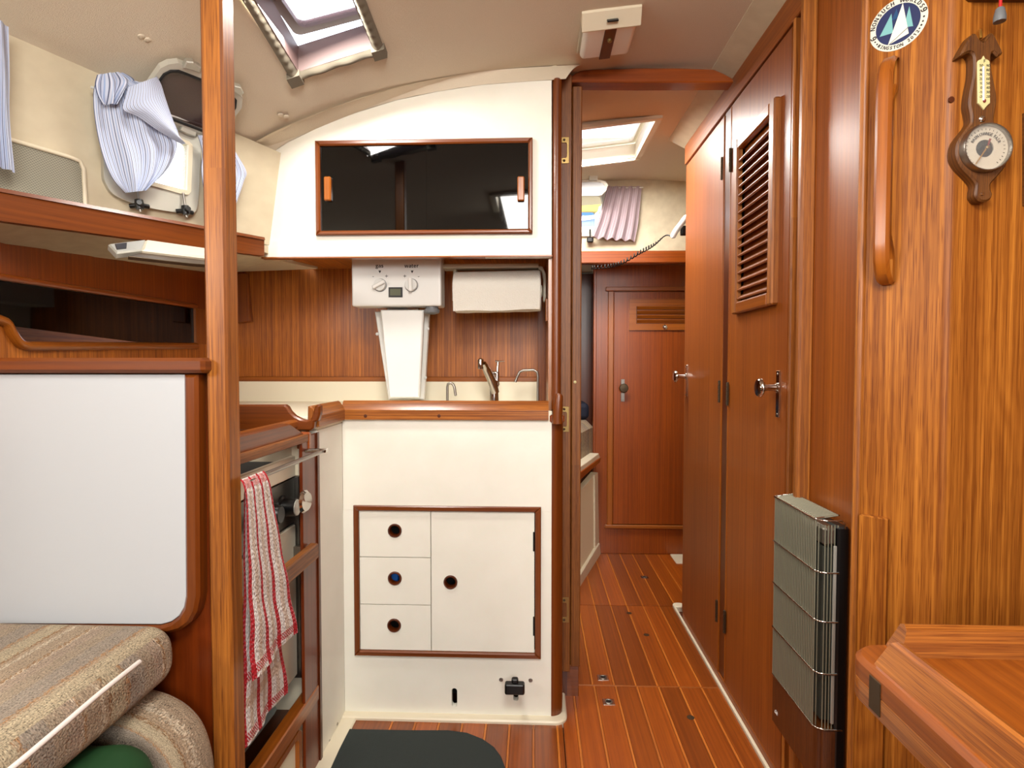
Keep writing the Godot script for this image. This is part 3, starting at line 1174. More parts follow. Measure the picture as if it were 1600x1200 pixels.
func build_starboard() -> void:
	var w := structure("wall_starboard")
	bx("panel", Vector3(XR + 0.007, 0.0, -2.325), Vector3(XR + 0.04, 1.93, -1.08), M.door, w)
	bx("lining", Vector3(XR + 0.04, 0.0, -2.33), Vector3(XR + 0.42, 1.95, -2.29), M.door, w)
	var z1 := px_(1069, 600, XR).z
	var z2 := px_(1127, 600, XR).z
	var z3 := px_(1138, 600, XR).z
	var z4 := px_(1229, 600, XR).z
	bx("header", Vector3(XR - 0.004, 1.824, z1 - 0.01), Vector3(XR + 0.01, 1.90, z4 + 0.06), M.door, w, 2, 0.002)
	bx("hinge_post", Vector3(XR + 0.002, 0.02, z2 + 0.004), Vector3(XR + 0.012, 1.822, z3 - 0.004), M.dark, w)
	# door 1
	var d := structure("door_1")
	bx("leaf", Vector3(XR, 0.03, z1), Vector3(XR + 0.018, 1.818, z2 - 0.01), M.door, d, 1, 0.002)
	bx("edge_strip", Vector3(XR - 0.002, 0.03, z2 - 0.0085), Vector3(XR + 0.018, 1.818, z2 + 0.004), M.trim, d, 1, 0.003)
	for q in [[1126, 267], [1120, 611], [1118, 950]]:
		door_hinge(Vector3(XR - 0.002, px_(q[0], q[1], XR).y, z2 - 0.009), 0.072, d)
	var kp := px_(1073, 588, XR)
	door_knob(Vector3(XR, kp.y, kp.z), px_(1073, 595, XR).y, 0.125, d, Vector3(-1, 0, 0), 0.05, 0.024, M.chrome, M.chrome)
	# door 2 with the louvred window
	d = structure("door_2")
	var a := px_(1155, 221, XR)
	var b := px_(1214, 478, XR)
	var oy1 := a.y
	var oy0 := (b.y + px_(1150, 490, XR).y) / 2
	var oz0 := px_(1152, 400, XR).z
	var oz1 := px_(1218, 300, XR).z
	var fw := 0.033
	var xf := Transform3D(face_x(), Vector3(XR, 0, 0))
	var g := W()
	g.xf = xf
	obj("leaf", g.plate(rect2(Vector2(z3, 0.03), Vector2(z4, 1.818)), rect2(Vector2(oz0 + fw, oy0 + fw), Vector2(oz1 - fw, oy1 - fw)), -0.02, 0.0), M.door, d)
	bx("edge_strip", Vector3(XR - 0.002, 0.03, z3 - 0.006), Vector3(XR + 0.018, 1.818, z3 + 0.004), M.trim, d, 1, 0.003)
	var bars := [[Vector3(0, oy0, oz0), Vector3(0, oy1, oz0 + fw), 1], [Vector3(0, oy0, oz1 - fw), Vector3(0, oy1, oz1), 1], [Vector3(0, oy0, oz0 + fw), Vector3(0, oy0 + fw, oz1 - fw), 2], [Vector3(0, oy1 - fw, oz0 + fw), Vector3(0, oy1, oz1 - fw), 2]]
	for q in bars:
		bx("louvre_frame", q[0] + Vector3(XR - 0.016, 0, 0), q[1] + Vector3(XR + 0.012, 0, 0), M.pale if q[2] == 1 else M.trim, d, q[2], 0.004)
	var n := 17
	for k in n:
		var y := lerpf(oy0 + fw + 0.008, oy1 - fw - 0.010, (k + 0.5) / n)
		g = W(0)
		g.xf = Transform3D(Basis(Vector3(0, 0, 1), deg_to_rad(38)), Vector3(XR + 0.006, y, 0))
		obj("louvre_slat", g.box(Vector3(-0.021, -0.0032, oz0 + fw), Vector3(0.021, 0.0032, oz1 - fw), 0.0025), M.door, d)
	bx("louvre_backing", Vector3(XR + 0.03, oy0, oz0), Vector3(XR + 0.034, oy1, oz1), M.soot, d)
	for q in [[1143, 250], [1137, 615], [1133, 970]]:
		door_hinge(Vector3(XR - 0.003, px_(q[0], q[1], XR).y, z3 + 0.005), 0.072, d)
	kp = px_(1217, 606, XR)
	door_knob(Vector3(XR, kp.y, kp.z), px_(1218, 616, XR).y, 0.115, d, Vector3(-1, 0, 0), 0.052, 0.0235, M.chrome, M.chrome)
	# vertical trims past door 2
	var t := structure("trim_3")
	var za := px_(1234, 600, XR - 0.004).z
	var zb := px_(1249, 600, XR - 0.02).z
	bx("jamb_strip", Vector3(XR - 0.008, 0.03, za - 0.006), Vector3(XR + 0.01, 1.822, za + 0.006), M.pale, t, 1, 0.004)
	bx("jamb_strip", Vector3(XR - 0.022, 0.03, zb - 0.022), Vector3(XR + 0.01, 1.84, zb), M.pale, t, 1, 0.006)
	bx("jamb_block", Vector3(XR - 0.026, 1.815, zb - 0.006), Vector3(XR + 0.01, 1.885, zb + 0.022), M.dark, t, 1, 0.002)
	t = structure("baseboard_right")
	bx("board", Vector3(XR - 0.001, -0.004, -2.32), Vector3(XR + 0.012, 0.030, -1.0), M.door, t, 2, 0.001)
	# the cove between headliner and wall
	t = structure("trim_4")
	g = G.new()
	var zz := -2.36
	while zz < -0.8:
		var p0 := Vector3(0.535, ceil_y(0.535, zz) - 0.003, zz)
		var p1 := Vector3(XR + 0.03, 1.878, zz)
		var e := Vector3(0, 0, 0.13)
		hexa(g, p0, p1, p1 + Vector3(0.0, 0.06, 0), p0 + Vector3(0, 0.03, 0), e)
		zz += 0.13
	obj("cove", g, M.side, t)
	# oblique board and the bulkhead
	w = structure("wall_bulkhead")
	var o := PackedVector2Array([Vector2(0.612, 1.12), Vector2(0.600, 1.084)])
	var c := Vector2(0.700, 1.020)
	o.append(Vector2(0.604, 1.080))
	for k in 8:
		o.append(c + Vector2.from_angle(deg_to_rad(lerpf(-135.0, -90.0, k / 7.0))) * 0.026)
	o.append(Vector2(0.72, 0.994))
	o.append(Vector2(0.72, 1.12))
	g = plan_g()
	obj("corner_board", g.prism(o, 0.0, 1.96, 0.0), M.bulk, w)
	bx("panel", Vector3(0.716, 0.0, ZK - 0.04), Vector3(1.5, 1.96, ZK), M.bulk, w, 1, 0.001)
	g = plan_g()
	obj("corner_trim", g.prism(circle(Vector2(0.5985, 1.0865), 0.008, 14), 0.0, 1.96, 0.0), M.pale, w)
	# short block below
	var ty := pz(1345, 806, -1.06).y
	var dir := Vector2(1, -1).normalized()
	var nrm := Vector2(-1, -1).normalized()
	var s0 := Vector2(0.604, 1.080)
	o = PackedVector2Array([s0 + nrm * 0.012, s0 + dir * 0.045 + nrm * 0.012, s0 + dir * 0.045 - nrm * 0.01, s0 - nrm * 0.01])
	g = plan_g()
	obj("corner_block", g.prism(o, 0.0, ty, 0.002), M.bulk, w)
	# grab rail on the oblique board
	var th := thing("grab_rail", "varnished teak grab rail standing upright on the oblique corner board under the round sticker", "rail")
	var pl := Plane(Vector3(-1, 0, 1).normalized(), Vector3(0.604, 0, -1.080))
	var top := pp(1392, 92, pl)
	var bot := pp(1388, 446, pl)
	var rx := Transform3D(Basis(Vector3(-1, 0, 1).normalized(), Vector3.UP, Vector3(-1, 0, -1).normalized()), Vector3((top.x + bot.x) / 2, 0, (top.z + bot.z) / 2))
	var h0 := bot.y
	var h1 := top.y
	var pr := PackedVector2Array([Vector2(0, h0 + 0.002), Vector2(0, h0 + 0.045), Vector2(0.006, h0 + 0.062), Vector2(0.016, h0 + 0.074), Vector2(0.024, h0 + 0.085), Vector2(0.026, h0 + 0.11), Vector2(0.026, h1 - 0.11), Vector2(0.024, h1 - 0.085), Vector2(0.016, h1 - 0.074), Vector2(0.006, h1 - 0.062), Vector2(0, h1 - 0.045), Vector2(0, h1 - 0.002), Vector2(0.004, h1), Vector2(0.018, h1 - 0.004), Vector2(0.034, h1 - 0.018), Vector2(0.044, h1 - 0.04), Vector2(0.047, h1 - 0.07), Vector2(0.047, h0 + 0.07), Vector2(0.044, h0 + 0.04), Vector2(0.034, h0 + 0.016), Vector2(0.018, h0 + 0.002), Vector2(0.004, h0)])
	g = W()
	g.xf = rx
	g.prism(pr, -0.0, 0.0125, 0.005, false)
	g.prism(pr, -0.0, -0.0125, 0.005, false)
	obj("rail", g, M.trim, th)

# ---------------------------------------------------------------- passage and forward cabin
func build_passage() -> void:
	# header beam over the opening
	var t := structure("trim_5")
	obj("header_beam", slab([[879, 128], [893, 118], [907, 110], [930, 108], [1000, 106], [1060, 106], [1116, 108], [1132, 115], [1146, 123], [1146, 128], [1000, 129]], zpl(-1.745), -0.05, 0.0, 0.003, 0), M.red, t)
	# jamb board with three strike plates
	t = structure("trim_6")
	var a := pz(878, 600, -1.72)
	var b := pz(892, 600, -1.72)
	bx("jamb_board", Vector3(a.x - 0.01, 0.10, -1.76), Vector3(b.x, 1.88, -1.72), M.worn, t, 1, 0.002)
	bx("jamb_backing", Vector3(a.x - 0.02, 0.0, -2.06), Vector3(b.x - 0.004, 1.93, -1.765), M.dark, t)
	bx("sill", Vector3(a.x - 0.01, -0.01, -1.80), Vector3(b.x + 0.03, 0.10, -1.765), M.brown, t, 0)
	for q in [235.0, 655.0, 953.0]:
		var c := pz(883, q, -1.719)
		var g := G.new()
		g.xf = Transform3D(Basis(), c)
		var w := 0.0115
		g.prism(PackedVector2Array([Vector2(-w, 0.038), Vector2(w, 0.038), Vector2(w, -0.038), Vector2(-w, -0.038), Vector2(-w, -0.022), Vector2(w * 0.25, -0.022), Vector2(w * 0.45, -0.017), Vector2(w * 0.45, 0.017), Vector2(w * 0.25, 0.022), Vector2(-w, 0.022)]), -0.001, 0.0014, 0.0005)
		var pl := obj("strike_plate", g, M.brass, t)
		for s: float in [-1.0, 1.0]:
			screw(c + Vector3(-0.003, s * 0.030, 0.0014), Vector3(0, 0, 1), 0.0038, pl, M.bronze)
	# the passage door, folded back and seen on its edge
	var d := structure("door_4")
	a = pz(893, 600, -1.74)
	b = pz(908, 600, -1.74)
	bx("leaf", Vector3(a.x, 0.105, -2.16), Vector3(b.x, 1.855, -1.74), M.worn, d, 1, 0.003)
	var g := G.new()
	g.xf = up_to(Vector3(0, 0, 1), pz(898.5, 597, -1.74))
	obj("dowel", g.lathe(PackedVector2Array([Vector2(0.0045, -0.001), Vector2(0.0045, 0.002), Vector2(0.002, 0.0032), Vector2(0, 0.0034)]), 14), M.ivory, d)
	# partition between galley and passage
	var w := structure("wall_partition")
	bx("panel", Vector3(0.048, 0.0, -2.10), Vector3(0.062, 1.90, -1.69), M.cream2, w)
	# far bulkhead
	w = structure("wall_far")
	var x0 := pz(928, 600, ZF).x
	bx("bulkhead", Vector3(x0, 0.0, ZF - 0.03), Vector3(1.35, 1.565, ZF), M.red, w, 1, 0.002)
	bx("corner_strip", Vector3(x0 - 0.004, 0.36, ZF - 0.03), Vector3(x0 + 0.012, 1.56, ZF + 0.004), M.red, w, 1, 0.003)
	bx("cabin_front_backing", Vector3(-0.95, 0.0, -3.75), Vector3(1.4, 1.6, -3.70), M.dark, w)
	bx("deck_underside", Vector3(-0.95, 1.57, -3.72), Vector3(1.4, 1.60, ZC - 0.01), M.cream2, w, 0, 0.0)
	var hole := px_loop([[880, 303], [934, 303], [939, 307], [941, 316], [940, 344], [937, 352], [932, 355], [880, 355]], ZC)
	g = G.new()
	g.xf = Transform3D(Basis(), Vector3(0, 0, ZC))
	obj("cabin_front", g.plate(rect2(Vector2(-0.95, 1.55), Vector2(1.4, 2.15)), hole, -0.03, 0.0), M.side, w)
	var r0 := pz(905, 393, ZC + 0.02)
	var r1 := pz(1068, 411, ZC + 0.02)
	bx("shelf_rail", Vector3(-0.30, r1.y, ZC - 0.02), Vector3(1.3, r0.y, ZC + 0.03), M.red, w, 0, 0.004)
	# forward cabin walls out of sight of the opening
	w = structure("wall_forward")
	bx("left_lining", Vector3(-0.80, 0.0, -3.74), Vector3(-0.76, 1.70, -2.10), M.red, w)
	bx("right_lining", Vector3(1.02, 0.0, -3.74), Vector3(1.06, 2.0, -2.30), M.side, w)
	bx("galley_back", Vector3(-1.18, 0.0, ZB - 0.06), Vector3(0.05, 1.95, ZB - 0.02), M.red, w)
	bx("locker_back", Vector3(-0.30, 0.45, -3.42), Vector3(x0 + 0.02, 1.56, -3.38), M.dark, w)
	# small door in the far bulkhead
	d = structure("door_3")
	var p0 := pz(957, 818, ZF)
	var p1 := pz(1085, 456, ZF)
	bx("leaf", Vector3(p0.x, p0.y, ZF), Vector3(p1.x, p1.y, ZF + 0.012), M.red, d, 1, 0.002)
	var q0 := pz(946, 449, ZF)
	bx("frame_rail", Vector3(q0.x, p1.y + 0.004, ZF), Vector3(p1.x + 0.02, q0.y, ZF + 0.022), M.trim, d, 0, 0.003)
	bx("frame_stile", Vector3(pz(949, 600, ZF).x, p0.y - 0.01, ZF), Vector3(p0.x - 0.002, p1.y + 0.004, ZF + 0.018), M.trim, d, 1, 0.003)
	bx("frame_rail", Vector3(q0.x, p0.y - 0.022, ZF), Vector3(p1.x + 0.02, p0.y - 0.003, ZF + 0.02), M.trim, d, 0, 0.003)
	var v0 := pz(983, 516, ZF + 0.02)
	var v1 := pz(1090, 467, ZF + 0.02)
	g = W(0)
	g.xf = Transform3D(Basis(), Vector3(0, 0, ZF + 0.012))
	obj("vent_frame", g.plate(rect2(V2(v0), V2(v1)), rect2(V2(pz(994, 506, ZF + 0.02)), V2(pz(1075, 478, ZF + 0.02))), 0.0, 0.010), M.trim, d)
	bx("vent_backing", Vector3(v0.x, v0.y, ZF + 0.0115), Vector3(v1.x, v1.y, ZF + 0.0135), M.dark, d)
	for k in 4:
		var y := lerpf(pz(994, 506, ZF).y, pz(994, 478, ZF).y, (k + 0.5) / 4.0)
		g = W(0)
		g.xf = Transform3D(Basis(Vector3.RIGHT, deg_to_rad(38)), Vector3(0, y, ZF + 0.018))
		obj("vent_slat", g.box(Vector3(pz(994, 500, ZF).x, -0.011, -0.0022), Vector3(pz(1075, 500, ZF).x, 0.011, 0.0022), 0.001), M.trim, d)
	var cp := pz(1039, 511, ZF + 0.023)
	g = G.new()
	g.xf = up_to(Vector3(0, 0, 1), cp)
	obj("vent_catch", g.lathe(PackedVector2Array([Vector2(0.012, 0), Vector2(0.012, 0.003), Vector2(0.006, 0.005), Vector2(0.005, 0.012), Vector2(0, 0.013)]), 16), M.chrome, d)
	var k0 := pz(973, 606, ZF + 0.012)
	door_knob(k0, pz(970, 610, ZF + 0.012).y, 0.120, d, Vector3(0, 0, 1), 0.045, 0.024, M.steel, M.bronze)
	# berth to the left: slanted white front, teak edge, cushion, dark bundle
	var th := thing("berth", "slanted cream berth front with a teak edge, low at the left of the passage end", "berth")
	var f0 := pz(934, 866, ZF + 0.005)
	var pl := Plane(Vector3(0.217, 0, -2.71), Vector3(0.347, 0, -3.12), Vector3(0.217, 1, -2.71))
	obj("front", slab([[934, 866], [932, 738], [880, 800], [880, 960]], pl, -0.03, 0.0, 0.0), M.cream2, th)
	obj("liner_edge", slab([[935, 866], [933, 848], [880, 934], [880, 958]], pl, 0.0, 0.014, 0.003), M.gel, th)
	obj("corner_post", slab([[934, 860], [932, 738], [927, 742], [928, 868]], pl, 0.0, 0.008, 0.002), M.gel, th)
	obj("teak_edge", slab([[933, 714], [931, 722], [880, 768], [880, 752]], pl, -0.05, 0.022, 0.003, 0, Vector3(1, 0, -3)), M.red, th)
	obj("white_edge", slab([[931, 708], [933, 715], [880, 754], [880, 744]], pl, -0.06, 0.016, 0.003), M.gel, th)
	var by := 0.512
	g = G.new(2)
	g.xf = plan_g().xf
	g.prism(PackedVector2Array([Vector2(0.20, 2.72), Vector2(0.325, 3.12), Vector2(0.325, 3.36), Vector2(-0.6, 3.36), Vector2(-0.6, 2.3), Vector2(0.05, 2.3)]), by - 0.02, by, 0.0)
	obj("berth_top", g, M.cream2, th)
	th = thing("berth_cushion", "beige striped cushion on the berth, glimpsed beside the edge of the folded passage door", "cushion")
	g = G.new(0)
	g.xf = plan_g().xf
	g.prism(PackedVector2Array([Vector2(0.195, 2.74), Vector2(0.318, 3.13), Vector2(0.318, 3.36), Vector2(-0.5, 3.36), Vector2(-0.5, 2.32), Vector2(0.06, 2.32)]), by, by + 0.215, 0.035)
	obj("cover", g, M.tweed, th)
	th = thing("dark_bundle", "dark blue folded bundle behind the beige berth cushion, in the gap beside the passage door", "bag")
	obj("cloth", G.new().rbox(Vector3(-0.2, by + 0.216, -3.37), Vector3(0.30, by + 0.31, -3.15), 0.03, 4), M.navy, th)
	# portlight in the cabin front
	th = structure("window_2")
	g = G.new()
	g.xf = Transform3D(Basis(), Vector3(0, 0, ZC))
	var ring := px_loop([[868, 292], [938, 292], [948, 298], [952, 312], [950, 350], [944, 364], [932, 370], [868, 370]], ZC)
	obj("window_frame", g.plate(ring, hole, 0.0, 0.014), M.frame, th)
	g = G.new()
	g.xf = Transform3D(Basis(), Vector3(0, 0, ZC))
	obj("pane", g.prism(hole, -0.024, -0.020, 0.0), M.glass, th)
	var lidz := -2.74
	g = G.new()
	g.xf = Transform3D(Basis(), Vector3(0, 0, lidz))
	var lo := px_loop([[868, 281], [936, 281], [946, 283], [950, 289], [947, 298], [940, 305], [932, 306], [868, 306]], lidz)
	var li := px_loop([[874, 284], [934, 284], [942, 286], [945, 290], [942, 297], [936, 301], [930, 302], [874, 302]], lidz)
	obj("lid_frame", g.plate(lo, li, -0.012, 0.0), M.frame, th)
	g = G.new()
	g.xf = Transform3D(Basis(), Vector3(0, 0, lidz))
	obj("lid_pane", g.prism(li, -0.008, -0.004, 0.0), M.board, th)
	bx("lid_catch", pz(920, 283, lidz), pz(934, 274, lidz + 0.02), M.alu, th)
	g = G.new()
	var kp := pz(922, 368, ZC + 0.03)
	g.tube(PackedVector3Array([kp + Vector3(0, 0.03, 0), kp + Vector3(0, -0.006, 0)]), 0.004, 8)
	g.box(kp + Vector3(-0.016, -0.034, -0.010), kp + Vector3(0.016, -0.010, 0.010), 0.004)
	obj("clamp_knob", g, M.black, th)
	# lilac curtain
	th = thing("lilac_curtain", "lilac pleated curtain drawn aside beside the small window at the passage end", "curtain")
	g = G.new()
	var lf := smooth3(PackedVector3Array([pz(949, 291, ZC + .04), pz(943, 316, ZC + .04), pz(935, 345, ZC + .05), pz(924, 371, ZC + .06)]), 4)
	var rt := smooth3(PackedVector3Array([pz(1003, 291, ZC + .03), pz(1000, 322, ZC + .03), pz(997, 350, ZC + .03), pz(992, 376, ZC + .03)]), 4)
	g.grid(func(u: float, v: float) -> Vector3:
		var i := minf(v * (lf.size() - 1), lf.size() - 1.001)
		var l := lf[int(i)].lerp(lf[int(i) + 1], i - int(i))
		var r := rt[int(i)].lerp(rt[int(i) + 1], i - int(i))
		var p := l.lerp(r, u)
		p.z += 0.012 * sin(u * 30.0 + sin(v * 3.0) * 0.8) * (0.5 + v * 0.6) * (1.0 - 0.4 * u)
		p.y += 0.004 * sin(u * 30.0) * v
		return p, 72, 20, 2.2, 1.0)
	obj("cloth", g, M.lilac, th)
	g = G.new()
	g.tube(PackedVector3Array([pz(940, 294, ZC + .03), pz(1005, 293, ZC + .03)]), 0.003, 8)
	obj("rod", g, M.white, th)
	# handset on a coiled cord
	th = thing("handset", "white handset with black clip and coiled cord at the far edge of the wardrobe", "handset")
	g = G.new()
	var hz := -2.42
	g.tube(smooth3(PackedVector3Array([pz(1050, 372, hz), pz(1056, 361, hz), pz(1066, 348, hz), pz(1074, 338, hz)]), 4), [0.004, 0.011, 0.012, 0.012, 0.012, 0.012, 0.012, 0.012, 0.012, 0.013, 0.013, 0.013, 0.010], 12)
	obj("body", g, M.white, th)
	obj("clip", G.new().rbox(pz(1062, 369, hz - 0.02), pz(1078, 352, hz), 0.006, 3), M.black, th)
	g = G.new()
	var path := PackedVector3Array()
	var ctrl := smooth3(PackedVector3Array([pz(1050, 370, hz), pz(1040, 368, hz - .03), pz(1022, 382, hz - .1), pz(1000, 394, hz - .2), pz(972, 410, hz - .25), pz(950, 416, hz - .3), pz(924, 418, hz - .3)]), 40)
	for i in ctrl.size():
		var u := float(i) / ctrl.size()
		var amp := 0.0085 * clampf((u - 0.2) * 5.0, 0.0, 1.0)
		path.append(ctrl[i] + Vector3(0.25 * sin(i * 0.85), cos(i * 0.85), sin(i * 0.85)) * amp)
	obj("coiled_cord", g.tube(path, 0.0028, 6), M.black, th)
	# forward hatch
	hatch_trim(holes[1], 0.022, M.gel, M.gel, "window_3", false)
	# boats alongside, seen through the portlights
	th = thing("neighbour_boat", "yellow cabin above a blue topside outside the small window of the passage end", "boat")
	g = G.new(0)
	obj("hull", g.rbox(Vector3(-0.2, -0.4, -6.2), pz(931, 330, -6.0), 0.05, 3), M.blue, th)
	obj("cabin", G.new(0).rbox(Vector3(-0.2, pz(931, 330, -6.0).y, -6.2), pz(940, 309, -6.05), 0.03, 3), M.yellow, th)

# frame and lid of a deck hatch over the hole h = [x0, x1, z0 (far), z1]
func hatch_trim(h: Array, tw: float, trim_m: Material, coam_m: Material, called: String, old: bool) -> void:
	var th := structure(called)
	var c := func(x: float, z: float, dy: float) -> Vector3: return Vector3(x, ceil_y(x, z) + dy, z)
	var x0: float = h[0]; var x1: float = h[1]; var z0: float = h[2]; var z1: float = h[3]
	var segs := [[x0 - tw, z0 - tw, x1 + tw, z0], [x0 - tw, z1, x1 + tw, z1 + tw], [x0 - tw, z0, x0, z1], [x1, z0, x1 + tw, z1]]
	for i in 4:
		var s: Array = segs[i]
		var g := G.new()
		if not old:
			hexa(g, c.call(s[0], s[1], 0.002), c.call(s[2], s[1], 0.002), c.call(s[2], s[3], 0.002), c.call(s[0], s[3], 0.002), Vector3(0, -0.012, 0))
			obj("trim", g, trim_m, th)
		else:                                   # gathered canvas binding
			g.grid(func(u: float, v: float) -> Vector3:
				var x := lerpf(s[0], s[2], u)
				var z := lerpf(s[1], s[3], v)
				var across := v if i < 2 else u
				var along: float = u * (s[2] - s[0]) if i < 2 else v * (s[3] - s[1])
				var dy := -0.010 * sin(PI * clampf(across, 0.0, 1.0)) - 0.003
				dy -= 0.0016 * sin(along * (260.0 if i >= 2 else 90.0) + across * 1.5) * sin(PI * across)
				return c.call(x, z, dy), 60 if i < 2 else 6, 6 if i < 2 else 60, 1.0, 1.0)
			obj("canvas_binding", g, trim_m, th)
	if old:
		for q in [[x0 - tw, z0 - tw], [x1, z0 - tw], [x0 - tw, z1], [x1, z1]]:
			var g := G.new()
			hexa(g, c.call(q[0] - 0.003, q[1] - 0.003, 0.0), c.call(q[0] + tw + 0.003, q[1] - 0.003, 0.0), c.call(q[0] + tw + 0.003, q[1] + tw + 0.003, 0.0), c.call(q[0] - 0.003, q[1] + tw + 0.003, 0.0), Vector3(0, -0.015, 0))
			obj("corner_patch", g, trim_m, th)
	var up := 0.06
	var t := 0.012
	var ws := [[x0, z0 - t, x1, z0], [x0, z1, x1, z1 + t], [x0 - t, z0 - t, x0, z1 + t], [x1, z0 - t, x1 + t, z1 + t]]
	for s in ws:
		var g := G.new()
		hexa(g, c.call(s[0], s[1], -0.003), c.call(s[2], s[1], -0.003), c.call(s[2], s[3], -0.003), c.call(s[0], s[3], -0.003), Vector3(0, up + 0.003, 0))
		obj("coaming", g, coam_m, th)
	# lid: round-cornered frame with an acrylic pane
	var cy := ceil_y((x0 + x1) / 2, (z0 + z1) / 2) + up
	var sl := (ceil_y(x1, (z0 + z1) / 2) - ceil_y(x0, (z0 + z1) / 2)) / (x1 - x0)
	var xf := Transform3D(Basis(Vector3(1, sl, 0).normalized(), Vector3(0, 0, -1), Vector3(-sl, 1, 0).normalized()), Vector3((x0 + x1) / 2, cy, (z0 + z1) / 2))
	var hw := (x1 - x0) / 2 + 0.012
	var hd := (z1 - z0) / 2 + 0.012
	var g := G.new()
	g.xf = xf
	var fr := 0.022 if old else 0.024
	obj("lid_frame", g.plate(rrect(Vector2(-hw, -hd), Vector2(hw, hd), 0.02), rrect(Vector2(-hw + fr, -hd + fr), Vector2(hw - fr, hd - fr), 0.02), 0.0, 0.018), M.mauve if old else M.gel, th)
	g = G.new()
	g.xf = xf
	obj("lid_pane", g.prism(rrect(Vector2(-hw + fr * 0.8, -hd + fr * 0.8), Vector2(hw - fr * 0.8, hd - fr * 0.8), 0.02), 0.008, 0.013, 0.0), M.pink, th)
	if old:
		g = G.new()
		g.xf = xf
		g.box(Vector3(-hw + fr, -hd + fr + 0.048, -0.012), Vector3(hw - fr, -hd + fr + 0.062, 0.004), 0.004)
		obj("lid_bar", g, M.mauve, th)
		g = G.new()
		g.xf = xf
		var p := PackedVector3Array()
		for k in 15:
			p.append(Vector3(-hw + fr + 0.012, -hd + 0.128, -0.010) + Vector3(sin(k / 14.0 * PI) * 0.038, cos(k / 14.0 * PI) * 0.034, 0))
		g.tube(p, 0.010, 10)
		g.box(Vector3(-hw + fr - 0.01, -hd + 0.148, -0.016), Vector3(-hw + fr + 0.03, -hd + 0.185, 0.0), 0.006)
		obj("lid_handle", g, M.mauve, th)
		g = G.new()
		g.xf = xf
		g.tube(smooth3(PackedVector3Array([Vector3(0.02, -hd + 0.085, -0.02), Vector3(0.022, -hd + 0.062, -0.028), Vector3(0.04, -hd + 0.046, -0.03), Vector3(0.052, -hd + 0.05, -0.026), Vector3(0.058, -hd + 0.068, -0.02)])), 0.0014, 6)
		g.tube(PackedVector3Array([Vector3(-hw, -hd + 0.12, -0.045), Vector3(0.0, -hd + 0.115, -0.04), Vector3(0.02, -hd + 0.085, -0.02)]), 0.0012, 6)
		obj("stay_wire", g, M.gel, th)
	else:
		g = G.new()
		g.xf = xf
		g.tube(smooth3(PackedVector3Array([Vector3(0.06, -hd + 0.03, -0.02), Vector3(0.0, -hd + 0.036, -0.03), Vector3(-0.06, -hd + 0.02, -0.035)])), 0.008, 10)
		obj("lid_handle", g, M.grey_plastic, th)
		g = G.new()
		g.xf = xf
		g.tube(PackedVector3Array([Vector3(hw - 0.05, -hd + 0.075, -0.012), Vector3(hw - 0.01, -hd + 0.085, -0.012)]), 0.009, 10)
		g.tube(PackedVector3Array([Vector3(hw - 0.01, -hd + 0.02, 0.0), Vector3(hw - 0.03, -hd + 0.085, -0.016), Vector3(hw - 0.022, -hd + 0.20, 0.0)]), 0.004, 8)
		obj("lid_stay", g, M.black, th)

# ---------------------------------------------------------------- galley straight ahead
func grommet(c: Vector3, r: float, parent: Node3D) -> void:
	var g := W()
	g.xf = up_to(Vector3(0, 0, 1), c)
	obj("finger_ring", g.lathe(PackedVector2Array([Vector2(r * 0.68, -0.016), Vector2(r * 0.68, 0.0), Vector2(r * 0.76, 0.0035), Vector2(r * 0.9, 0.004), Vector2(r, 0.0015), Vector2(r, 0.0)]), 28), M.dark, parent)

